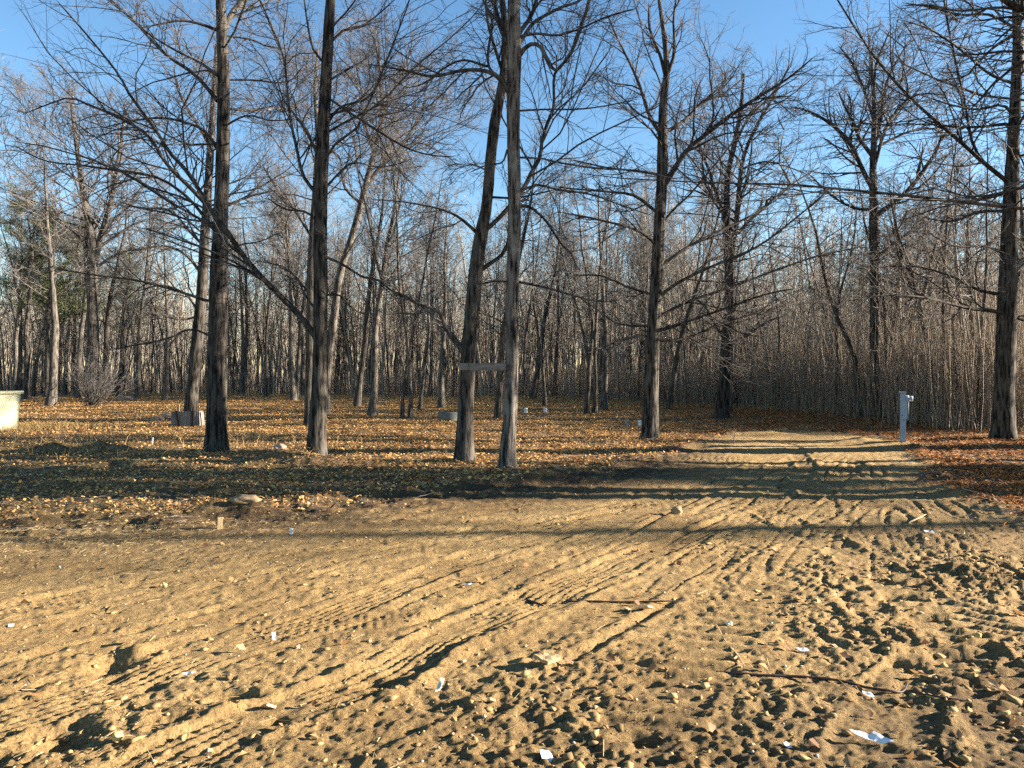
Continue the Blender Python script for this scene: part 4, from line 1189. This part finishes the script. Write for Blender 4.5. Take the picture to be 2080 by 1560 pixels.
# clods and pebbles
def ico_pts():
    g = (1 + 5 ** .5) / 2
    v = np.array([(-1, g, 0), (1, g, 0), (-1, -g, 0), (1, -g, 0), (0, -1, g), (0, 1, g), (0, -1, -g), (0, 1, -g), (g, 0, -1), (g, 0, 1), (-g, 0, -1), (-g, 0, 1)], float)
    f = np.array([(0, 11, 5), (0, 5, 1), (0, 1, 7), (0, 7, 10), (0, 10, 11), (1, 5, 9), (5, 11, 4), (11, 10, 2), (10, 7, 6), (7, 1, 8), (3, 9, 4), (3, 4, 2), (3, 2, 6), (3, 6, 8), (3, 8, 9), (4, 9, 5), (2, 4, 11), (6, 2, 10), (8, 6, 7), (9, 8, 1)])
    return v / np.linalg.norm(v[0]), f
IV, IF = ico_pts()
def lumps(x, y, r, rg, cols, squash=.65, sink=.3, jit=.28):
    n = len(x); z = full_height(x, y)
    V = IV[None] * (1 + rg.normal(size=(n, 12, 1)) * jit) * r[:, None, None] * np.stack([.8 + .5 * rg.random(n), .8 + .5 * rg.random(n), squash * (.7 + .6 * rg.random(n))], 1)[:, None]
    a = rg.random(n) * 6.28; ca, sa = np.cos(a)[:, None], np.sin(a)[:, None]
    V = np.stack([V[..., 0] * ca - V[..., 1] * sa, V[..., 0] * sa + V[..., 1] * ca, V[..., 2]], -1)
    V += np.stack([x, y, z + r * (squash - sink)], 1)[:, None]
    t = (IF[None] + (np.arange(n) * 12)[:, None, None]).reshape(-1, 3)
    c = cols[rg.integers(len(cols), size=n)] * (.75 + .5 * rg.random((n, 1)))
    return V.reshape(-1, 3), t, np.repeat(c, 12, 0)
x, y = sample_ground(52000, 2.6, 13.5, .9)
sd = sdist(x, y, LANE)
rgh = sizes_mask(x, y)
ed = np.exp(-((sd - .1) / .8) ** 2) * smooth(6, 2, x) * .5
keep = (sd > -.9) & (rng.random(len(x)) < np.clip(.10 + .55 * rgh ** 2 + ed, 0, 1) * np.clip(.55 + 1.2 * fbm(x * 1.4, y * 1.4, 97, 2), .05, 1))
x, y = x[keep], y[keep]
r = .0035 + .020 * rng.random(len(x)) ** 6 * (.6 + sizes_mask(x, y)) + .012 * rng.random(len(x)) ** 3 * smooth(7, 10, y)
CC = np.array([(.32, .215, .092), (.24, .16, .07), (.35, .24, .105), (.18, .12, .055)])
V, t, cc = lumps(x, y, r, rng, CC, .5, .3, .42)
tag(link('soil_clods', make_mesh('soil_clods', V, None, t, M_clod, False, {'Col': cc})), kind='stuff')
print('clods', len(x))
x, y = sample_ground(800, 2.6, 9, 1.0)
r = .0035 + .007 * rng.random(len(x)) ** 2
PC = np.array([(.36, .29, .20), (.42, .37, .30), (.34, .24, .15), (.20, .16, .12), (.40, .29, .15)])
V, t, cc = lumps(x, y, r, rng, PC, .7, .35, .15)
tag(link('pebbles', make_mesh('pebbles', V, None, t, M_clod, True, {'Col': cc})), kind='stuff')
# twig litter along the edge of the leaves
x, y = sample_ground(1500, 7.5, 20, 1.0)
sd = sdist(x, y, LANE); k = sd < .6; x, y = x[k], y[k]; n = len(x)
a = rng.random(n) * 6.28; L_ = .08 + .3 * rng.random(n) ** 2
c0 = np.stack([x, y, full_height(x, y) + .015], 1)
dv = np.stack([np.cos(a), np.sin(a), rng.normal(0, .15, n)], 1) * L_[:, None]
P = np.stack([c0 - dv, c0 + rng.normal(size=(n, 3)) * .015, c0 + dv], 1)
V, q, t = tubes(P, np.repeat([[.005, .004, .002]], n, 0), 3)
tag(link('fallen_twigs', make_mesh('fallen_twigs', V, q, t, M_twig)), kind='stuff')

# ------------------------------------------------------------------ built objects
import bmesh
def bm_obj(name, bm, mat, parent=None, loc=None, smooth_=False, rot=None):
    me = bpy.data.meshes.new(name)
    bm.to_mesh(me); bm.free()
    if smooth_:
        for p in me.polygons: p.use_smooth = True
    me.materials.append(mat)
    return link(name, me, parent, loc, rot)
def box(bm, cx, cy, cz, sx, sy, sz, rot=None, bev=0.0, jit=0.0):
    r = bmesh.ops.create_cube(bm, size=1)
    vs = r['verts']
    for v in vs: v.co = Vector((v.co.x * sx, v.co.y * sy, v.co.z * sz))
    if bev:
        es = list({e for v in vs for e in v.link_edges})
        rr = bmesh.ops.bevel(bm, geom=es, offset=bev, segments=2, affect='EDGES')
        vs = list({v for f in rr['faces'] for v in f.verts} | {v for v in vs if v.is_valid})
    if rot is not None:
        M = Euler(rot).to_matrix()
        for v in vs: v.co = M @ v.co
    for v in vs: v.co += Vector((cx + random.uniform(-jit, jit), cy + random.uniform(-jit, jit), cz))
    return vs
def cyl(bm, cx, cy, z0, z1, r, seg=20, r2=None, axis='Z'):
    rr = bmesh.ops.create_cone(bm, cap_ends=True, segments=seg, radius1=r, radius2=r if r2 is None else r2, depth=abs(z1 - z0))
    for v in rr['verts']:
        if axis == 'Y': v.co = Vector((v.co.x, v.co.z, v.co.y))
        if axis == 'X': v.co = Vector((v.co.z, v.co.y, v.co.x))
    for v in rr['verts']: v.co += Vector((cx, cy, (z0 + z1) / 2))
    return rr['verts']

def wood_mat(name, a, b_, scale=(1.2, 9, 9), s=3.0):
    m, n, l, bs = new_mat(name)
    tc = n.new('ShaderNodeTexCoord'); mp = n.new('ShaderNodeMapping'); mp.inputs['Scale'].default_value = scale
    l.new(tc.outputs['Object'], mp.inputs[0])
    wv = noise(n, l, mp.outputs[0], s, 6, .65)
    r_ = ramp(n, l, wv.outputs[0], [(.36, a), (.62, b_)])
    l.new(r_.outputs[0], bs.inputs['Base Color'])
    bp = n.new('ShaderNodeBump'); bp.inputs['Strength'].default_value = .4; bp.inputs['Distance'].default_value = .006
    l.new(wv.outputs[0], bp.inputs['Height']); l.new(bp.outputs[0], bs.inputs['Normal'])
    return m
M_board = wood_mat('weathered_board', (.13, .105, .085), (.27, .22, .185))
M_ply = wood_mat('pale_plywood', (.66, .60, .36), (.80, .76, .52), (1.2, 1.2, 7), 2.2)
M_stave = wood_mat('grey_board', (.16, .14, .12), (.27, .24, .21), (8, 8, 1))
M_metal = plain('grey_painted_metal', (.27, .33, .40), .45, .08, 6)
M_metal_d = plain('dark_grey_metal', (.10, .12, .14), .5, .1, 6)
M_glass, _n, _l, _b = new_mat('meter_glass'); _b.inputs['Base Color'].default_value = (.42, .45, .47, 1); _b.inputs['Roughness'].default_value = .12; _b.inputs['Transmission Weight'].default_value = .35; _b.inputs['Specular IOR Level'].default_value = .5
M_pvc = plain('white_pvc', (.72, .76, .74), .4, .05, 5)
M_scrap = plain('white_scrap', (.62, .62, .60), .5, .10, 20)
M_rock = plain('fieldstone', (.32, .23, .16), .9, .3, 9)
M_rock_y = plain('yellow_stone', (.50, .34, .13), .9, .25, 30)
M_chip = wood_mat('wood_chip', (.42, .29, .15), (.60, .45, .26), (9, 2, 9), 8)
M_stick = plain('dark_wet_stick', (.065, .04, .03), .6, .4, 30)
M_slab = plain('mossy_grey_slab', (.13, .14, .125), .9, .3, 6)
M_nail = plain('rusty_nail', (.16, .07, .03), .7, .2, 40)

# old board fixed across the front pair
L0, L1 = p3(935, 745, 13.72), p3(1024, 745, 12.72)
mid = (L0 + L1) / 2; L_ = float(np.linalg.norm(L1 - L0)) + .04
a = math.atan2(L1[1] - L0[1], L1[0] - L0[0])
rt = empty('crossboard', mid, 'old weathered board fixed level between the two front trunks', 'board', rz=a)
bm = bmesh.new()
box(bm, 0, 0, 0, L_, .045, .125, bev=.006)
bmesh.ops.subdivide_edges(bm, edges=[e for e in bm.edges if e.calc_length() > .4], cuts=8)
for v in bm.verts:
    v.co.z += .006 * sin(v.co.x * 9) + random.uniform(-.003, .003)
    if v.co.x < -L_ / 2 + .03: v.co.x += .02 * sin(v.co.z * 60)
bm_obj('plank', bm, M_board, rt)
for sx_, sz_ in ((-.35, .03), (-.35, -.03), (.36, .03), (.36, -.03)):
    bm = bmesh.new(); cyl(bm, 0, 0, -.01, .01, .009, 10, axis='Y')
    bm_obj('nail', bm, M_nail, rt, (sx_, -.025, sz_))

# utility post with meter
px_, py_ = gp(1834, 906); gz = H(px_, py_)
rt = empty('meter_post', (px_, py_, gz), 'narrow grey utility post with a round electric meter beside the track', 'utility post', rz=-.42)
bm = bmesh.new(); box(bm, 0, 0, .505, .115, .115, 1.15, bev=.008); box(bm, 0, 0, .835, .118, .118, .3, bev=.006)
bm_obj('post', bm, M_metal, rt)
bm = bmesh.new(); box(bm, -.012, -.008, 1.093, .15, .15, .022, bev=.006)
bm_obj('cap', bm, M_metal, rt)
bm = bmesh.new(); box(bm, .012, -.008, .70, .135, .15, .42, bev=.008)
bm_obj('front_cover', bm, M_metal, rt)
bm = bmesh.new(); cyl(bm, 0, 0, -.03, .03, .072, 24, axis='X')
so = bm_obj('meter_socket', bm, M_metal, rt, (.085, .0, .955), True)
bm = bmesh.new(); cyl(bm, 0, 0, -.045, .045, .062, 24, r2=.055, axis='X')
bm_obj('glass_cover', bm, M_glass, so, (.07, 0, 0), True)
bm = bmesh.new(); box(bm, 0, 0, 0, .05, .09, .16, bev=.01)
bm_obj('outlet_box', bm, M_metal_d, rt, (.095, -.01, .55))
bm = bmesh.new(); cyl(bm, 0, 0, -.25, .25, .014, 10)
bm_obj('conduit', bm, M_metal_d, rt, (.105, .03, .72), True)
bm = bmesh.new(); box(bm, 0, 0, 0, .02, .01, .03, bev=.003)
bm_obj('latch', bm, M_metal_d, rt, (-.02, -.088, .58))

# plywood crate at left
d_ = 22.0; bx = (-25 - CX) / F * d_
gz = float(height(bx, d_))
rt = empty('plywood_crate', (bx, d_, gz), 'pale yellow plywood crate cut by the left edge', 'crate', rz=radians(33))
wd_, hh_ = 1.6, 1.08
bm = bmesh.new()
def taper_box(bm, x0, x1, y0, y1, z0, z1, ta):
    vs = [bm.verts.new(c) for c in ((x0 + ta, y0, z0), (x1 - ta, y0, z0), (x1 - ta, y1, z0), (x0 + ta, y1, z0), (x0, y0, z1), (x1, y0, z1), (x1, y1, z1), (x0, y1, z1))]
    for f in ((0, 1, 5, 4), (1, 2, 6, 5), (2, 3, 7, 6), (3, 0, 4, 7), (4, 5, 6, 7), (3, 2, 1, 0)): bm.faces.new([vs[i] for i in f])
taper_box(bm, -wd_ / 2, wd_ / 2, -.018, 0, .02, hh_, .07)
bm_obj('front_panel', bm, M_ply, rt, (0, -.45, 0))
bm = bmesh.new(); taper_box(bm, -wd_ / 2, wd_ / 2, 0, .018, .02, hh_, .07)
bm_obj('back_panel', bm, M_ply, rt, (0, .45, 0))
for sgn in (-1, 1):
    bm = bmesh.new()
    x0, x1 = sgn * (wd_ / 2 - .07), sgn * wd_ / 2
    vs = [bm.verts.new(c) for c in ((x0 - .018 * sgn, -.448, .02), (x0 - .018 * sgn, .448, .02), (x1 - .018 * sgn, .448, hh_ - .002), (x1 - .018 * sgn, -.448, hh_ - .002), (x0 - .002 * sgn, -.448, .02), (x0 - .002 * sgn, .448, .02), (x1 - .002 * sgn, .448, hh_ - .002), (x1 - .002 * sgn, -.448, hh_ - .002))]
    for f in ((0, 1, 2, 3), (7, 6, 5, 4), (0, 3, 7, 4), (1, 5, 6, 2), (3, 2, 6, 7), (0, 4, 5, 1)): bm.faces.new([vs[i] for i in f])
    bmesh.ops.recalc_face_normals(bm, faces=bm.faces)
    bm_obj('side_panel', bm, M_ply, rt)
bm = bmesh.new(); box(bm, 0, 0, hh_ + .03, wd_ + .16, 1.06, .055, bev=.008)
bm_obj('lid', bm, M_ply, rt)

# low planter of upright boards round the leaning tree
d_ = 22.6; bx = (383 - CX) / F * d_; gz = float(height(bx, d_))
rt = empty('board_planter', (bx, d_, gz), 'low grey planter of upright boards at the foot of the leaning tree', 'planter')
for k in range(11):
    a = -pi / 2 + (k - 5) * .27
    rr_ = .47
    bm = bmesh.new(); box(bm, 0, 0, .20, .135, .028, .47 + .03 * sin(k * 2.3), bev=.004)
    col_rot = (0, .10 * sin(k * 1.7) - .03, a + pi / 2)
    bm_obj('plank', bm, M_stave, rt, (cos(a) * rr_, sin(a) * rr_ * .6, .02), rot=col_rot)
for k, xx in enumerate((-.16, .24)):
    bm = bmesh.new(); box(bm, 0, 0, .22, .045, .05, .52, bev=.004)
    bm_obj('brace', bm, M_stick, rt, (xx, -.33, 0), rot=(0, (-.14, .02)[k], 0))
bm = bmesh.new(); box(bm, 0, 0, .3, .05, .06, .62, bev=.004)
bm_obj('stake', bm, M_board, rt, (-.36, .15, .02))

# grey slab behind the left front trunk
d_ = 25.0; bx = (916 - CX) / F * d_; gz = float(height(bx, d_))
bm = bmesh.new(); box(bm, 0, 0, .13, .85, .32, .34, bev=.03)
bmesh.ops.subdivide_edges(bm, edges=bm.edges[:], cuts=2)
for v in bm.verts: v.co += Vector([random.uniform(-.012, .012) for _ in range(3)])
tag(bm_obj('stone_slab', bm, M_slab, None, (bx, d_, gz), True, (0, .03, .1)), 'dark grey block of stone behind the left front trunk', 'stone block')

# capped pipes
def pipe(px, py, d, hgt, r, label, tilt=0, mat=M_pvc):
    x = (px - CX) / F * d; z = float(height(x, d))
    rt = empty('capped_pipe', (x, d, z), label, 'pipe', 'capped pipes standing in the leaves')
    rt.rotation_euler = (0, tilt, 0)
    bm = bmesh.new(); cyl(bm, 0, 0, -.1, hgt, r, 18); bm_obj('tube', bm, mat, rt, None, True)
    bm = bmesh.new(); cyl(bm, 0, 0, hgt - .05, hgt + .02, r * 1.12, 18, r * 1.02); bm_obj('cap', bm, mat, rt, None, True)
pipe(1068, 838, 30.2, .22, .065, 'white capped pipe on the left, alone in the leaves')
pipe(1108, 836, 31.0, .17, .075, 'white capped pipe at the foot of the thin dark tree')
pipe(1301, 862, 24.0, .15, .08, 'short white capped pipe against the tall tree right of centre')
pipe(1274, 860, 24.2, .16, .07, 'dull grey capped pipe left of the short white one', 0, plain('dull_pvc', (.33, .32, .30), .6, .1, 5))

# rocks
def rock(name, px, py, rx, ry, rz_, mat, label, seed, sink=.25, cat='rock', d=None, rot=0):
    rg = np.random.default_rng(seed)
    x, y = gp(px, py) if d is None else ((px - CX) / F * d, d)
    bm = bmesh.new(); bmesh.ops.create_icosphere(bm, subdivisions=3, radius=1)
    for v in bm.verts:
        c = v.co.copy()
        n_ = 1 + .22 * sin(c.x * 3 + seed) * cos(c.y * 4 + seed) + .12 * sin(c.z * 7 + c.x * 5 + seed) + .05 * sin(c.x * 15 + c.y * 13)
        q_ = max(abs(c.x), abs(c.y), abs(c.z))
        n_ *= (1 - .35 * (q_ - .58))
        v.co = Vector((c.x * rx * n_, c.y * ry * n_, c.z * rz_ * n_ + rz_ * (1 - 2 * sink) * .8))
    return tag(bm_obj(name, bm, mat, None, (x, y, H(x, y)), True, (0, 0, rot)), label, cat)
rock('rock', 568, 934, .13, .14, .09, plain('pink_granite', (.30, .215, .17), .85, .3, 14), 'pinkish rock on the mound left of the tree with the sloping limb', 1, .15)
rock('rock', 318, 846, .22, .16, .13, M_rock, 'round brown rock left of the board planter', 2, .2, d=25.5)
rock('rock', 343, 843, .26, .18, .14, M_rock, 'broad tan rock touching the planter on its left', 3, .2, d=26.5)
rock('rock', 258, 806, .6, .4, .25, M_rock, 'pale low boulder in the grass at the edge of the left woods', 4, .3, d=44)
rock('rock', 238, 1512, .024, .024, .026, M_rock_y, 'small yellow stone in the dirt at bottom left', 5, .1)
rock('rock', 604, 1316, .016, .014, .015, M_rock, 'small brown pebble beside the white curled scrap', 6, .1)
rock('rock', 1481, 1270, .024, .016, .017, plain('white_stone', (.6, .56, .45), .8, .15, 30), 'whitish stone at the upper end of the thin pale stick', 7, .1)
rock('rock', 1985, 1300, .03, .02, .02, M_rock_y, 'tan stone among the tyre lugs at lower right', 8, .1)
rock('rock', 1125, 968, .12, .08, .06, M_rock, 'grey rock right of the pale front trunk among leaves', 9, .2)
rock('rock', 500, 1040, .20, .12, .07, plain('soil_lump', (.22, .16, .095), .95, .3, 14), 'large soil lump on the shaded edge above the upright chip', 10, .2, 'soil lump')
rock('rock', 1375, 1045, .07, .05, .06, plain('soil_lump_b', (.26, .19, .11), .95, .3, 14), 'soil lump standing on the lane in the shadow band', 11, .2, 'soil lump')

# flat bits: scraps, chips
def shard(name, px, py, pts, thick, mat, label, cat, rz=0, tilt=(0, 0), lift=.006, curl=0.0, group=None):
    x, y = gp(px, py)
    bm = bmesh.new()
    vs = [bm.verts.new((a_, b__, 0)) for a_, b__ in pts]
    f = bm.faces.new(vs)
    bmesh.ops.triangulate(bm, faces=[f])
    bmesh.ops.subdivide_edges(bm, edges=bm.edges[:], cuts=2, use_grid_fill=True)
    for v in bm.verts: v.co.z += curl * (v.co.x ** 2) * 10 + .004 * sin(v.co.x * 90) * cos(v.co.y * 70)
    ret = bmesh.ops.extrude_face_region(bm, geom=bm.faces[:])
    for v in [g_ for g_ in ret['geom'] if isinstance(g_, bmesh.types.BMVert)]: v.co.z += thick
    bmesh.ops.recalc_face_normals(bm, faces=bm.faces)
    o = bm_obj(name, bm, mat, None, (x, y, H(x, y) + lift), False, (tilt[0], tilt[1], rz))
    return tag(o, label, cat, group)
shard('paper_scrap', 1772, 1508, [(-.09, .03), (-.04, .035), (.0, .01), (.02, .03), (.06, -.03), (.075, -.05), (.03, -.045), (-.02, -.015), (-.06, .0)], .0015, M_scrap, 'large torn white scrap at the bottom right', 'scrap', 0, (.35, -.1), .02, .25)
shard('paper_scrap', 1630, 1324, [(-.03, .02), (.03, .015), (.035, -.01), (.0, -.02), (-.02, -.012)], .0015, M_scrap, 'small flat white scrap above the dark stick', 'scrap', .1, (.2, .05), .012)
shard('paper_scrap', 1762, 1408, [(-.02, .02), (.02, .012), (.028, -.02), (.005, -.03), (-.02, -.008)], .0015, M_scrap, 'crumpled white scrap under the bend of the dark stick', 'scrap', 0, (.3, .1), .006, .3)
shard('paper_scrap', 557, 1298, [(-.02, .03), (.0, .035), (.015, .0), (.025, -.03), (.0, -.03), (-.012, 0)], .0015, M_scrap, 'curled white scrap in the left dirt', 'scrap', .2, (.6, .2), .016, 1.2)
shard('paper_scrap', 948, 1190, [(-.035, .02), (-.01, -.01), (.03, -.01), (.035, .015), (.02, .0), (-.02, .0)], .002, M_scrap, 'white hooked scrap on the smooth dirt near the centre', 'scrap', 0, (.4, 0), .012)
shard('paper_scrap', 1888, 1090, [(-.05, .03), (.04, .03), (.05, -.03), (-.04, -.03)], .002, M_scrap, 'white scrap in the shaded dirt near the leaf bank', 'scrap', 0, (.5, 0), .02, .4)
shard('paper_scrap', 1110, 1538, [(-.025, .03), (.02, .03), (.03, -.02), (.0, -.035), (-.025, -.015)], .002, M_scrap, 'crumpled white scrap at the bottom centre', 'scrap', .4, (.5, .2), .012, .6)
shard('paper_scrap', 1600, 1518, [(-.015, .015), (.012, .018), (.015, -.015), (-.01, -.012)], .002, M_scrap, 'tiny white scrap in the rough soil left of the large torn one', 'scrap', .7, (.5, .3), .01)
shard('paper_scrap', 385, 1366, [(-.04, .008), (.03, .015), (.035, -.008), (-.03, -.012)], .002, M_scrap, 'thin white strip lying right of the dark footprint', 'scrap', .1, (.2, 0), .008)
shard('paper_scrap', 592, 1085, [(-.02, .03), (.01, .035), (.02, -.03), (-.015, -.025)], .003, M_scrap, 'small white scrap standing at the upper edge of the left dirt', 'scrap', 0, (1.1, .1), .025)
shard('paper_scrap', 893, 1396, [(-.012, .05), (.008, .055), (.012, .0), (.004, -.05), (-.012, -.045)], .005, plain('pale_green_plastic', (.55, .56, .42), .5, .1, 10), 'pale greenish sliver pointing away from the camera near the centre bottom', 'scrap', -.25, (.45, 0), .018)
shard('paper_scrap', 22, 1272, [(-.018, .012), (.015, .015), (.018, -.01), (-.012, -.014)], .003, M_scrap, 'small white scrap by the left edge', 'scrap', .3, (.4, .2), .01)
def chip(px, py, L_, W_, T_, label, rot, name='wood_chip', mat=M_chip, lift=0):
    x, y = gp(px, py)
    bm = bmesh.new(); box(bm, 0, 0, 0, W_, T_, L_, bev=min(T_, W_) * .15)
    for v in bm.verts: v.co.x += random.uniform(-.1, .1) * W_ * .5
    return tag(bm_obj(name, bm, mat, None, (x, y, H(x, y) + lift), False, rot), label, 'wood chip')
chip(447, 1076, .14, .055, .03, 'upright block-like wood chip casting a long shadow at left', (.05, .05, .3), lift=.05)
chip(1310, 1242, .10, .05, .012, 'tilted wood chip propped on the dirt right of centre', (1.2, .3, .6), lift=.02)
chip(1275, 1240, .06, .03, .01, 'small pale chip beside the propped chip', (1.3, .2, -.5), lift=.012)
chip(700, 1432, .05, .018, .014, 'small stub of wood beside the dark hollow', (1.5, .3, 1.0), lift=.008)
chip(938, 1340, .05, .024, .01, 'flat orange chip in the centre dirt', (1.4, 0, .8), lift=.008)
chip(998, 1430, .04, .03, .012, 'brown squarish chip right of the greenish sliver', (1.0, .4, .2), lift=.01)
chip(545, 1432, .07, .05, .012, 'tan triangular chip in the left rut', (1.1, .5, .6), lift=.012)
chip(425, 1530, .05, .022, .014, 'pale stub of wood at the bottom left', (.6, .2, .4), lift=.016)
x_, y_ = gp(1110, 1355)
tag(shard('flat_stone', 1112, 1356, [(-.075, .03), (-.02, .05), (.065, .045), (.075, .02), (.0, -.045), (-.03, -.03)], .02, plain('sandy_flat_stone', (.32, .235, .13), .95, .15, 40), 'flat sandy stone with a dark edge in the lower centre', 'stone', 0, (.12, .05), .012), kind=None) if False else shard('flat_stone', 1112, 1356, [(-.075, .03), (-.02, .05), (.065, .045), (.075, .02), (.0, -.045), (-.03, -.03)], .02, plain('sandy_flat_stone', (.32, .235, .13), .95, .15, 40), 'flat sandy stone with a dark edge in the lower centre', 'stone', 0, (.12, .05), .012)

def stick(name, pts_px, wd, mat, label, lift=.01, z3=None):
    pts = []
    for i, p in enumerate(pts_px):
        x, y = gp(p[0], p[1])
        pts.append((x, y, H(x, y) + (p[2] if len(p) > 2 else lift)))
    C = catmull(pts, 28)
    R = np.interp(np.linspace(0, 1, 28), [0, .15, .8, 1], [wd * .5, wd, wd * .85, wd * .35]) * (1 + .12 * np.sin(np.arange(28) * 1.9))
    c0 = C[0].copy(); C = C - c0
    V, q, t = tubes(C[None], R[None], 8)
    return tag(link(name, make_mesh(name, V, q, t, mat), None, c0), label, 'stick')
stick('stick', [(1455, 1364), (1530, 1376), (1620, 1380), (1700, 1388), (1760, 1398), (1810, 1408), (1835, 1402), (1846, 1390, .04)], .0085, M_stick, 'long dark curved stick across the lower right dirt', .014)
stick('stick', [(1148, 1216), (1200, 1222), (1270, 1224), (1330, 1226), (1400, 1224)], .007, M_stick, 'thin dark stick half buried in the centre dirt', .008)
stick('stick', [(1850, 1403), (1890, 1420), (1940, 1427), (1990, 1425)], .006, M_stick, 'short dark stick right of the long curved one', .008)
stick('stick', [(1455, 1275), (1475, 1305), (1500, 1340), (1515, 1365)], .004, M_chip, 'thin pale stick pointing down to the dark curved one', .012)
stick('stick', [(1845, 1066), (1865, 1060), (1882, 1054, .05)], .010, M_chip, 'short pale stick on the shaded right dirt', .02)
x0, y0 = gp(1490, 904)
stick('stick', [(1490, 905, -.03), (1491, 904.6, .12), (1493, 904.3, .26), (1491, 904, .37)], .010, M_stick, 'short stick standing upright left of the track end', .02)
stick('stick', [(1066, 1212), (1084, 1219), (1105, 1227)], .011, M_stick, 'short fat dark stick at the centre of the dirt', .01)
# little white stake in the leaves at left
x_, y_ = gp(309, 905)
bm = bmesh.new(); box(bm, 0, 0, .07, .03, .01, .2, bev=.002)
tag(bm_obj('marker_stake', bm, M_scrap, None, (x_, y_, H(x_, y_)), False, (0, .1, .2)), 'short white marker stake standing in the leaves at left', 'stake')
print('objects', len(bpy.data.objects))

print('TRIS', sum(sum(max(p.loop_total - 2, 0) for p in m.polygons) for m in bpy.data.meshes if len(m.polygons) < 1) if False else sum(len(m.loops) - 2 * len(m.polygons) for m in bpy.data.meshes))
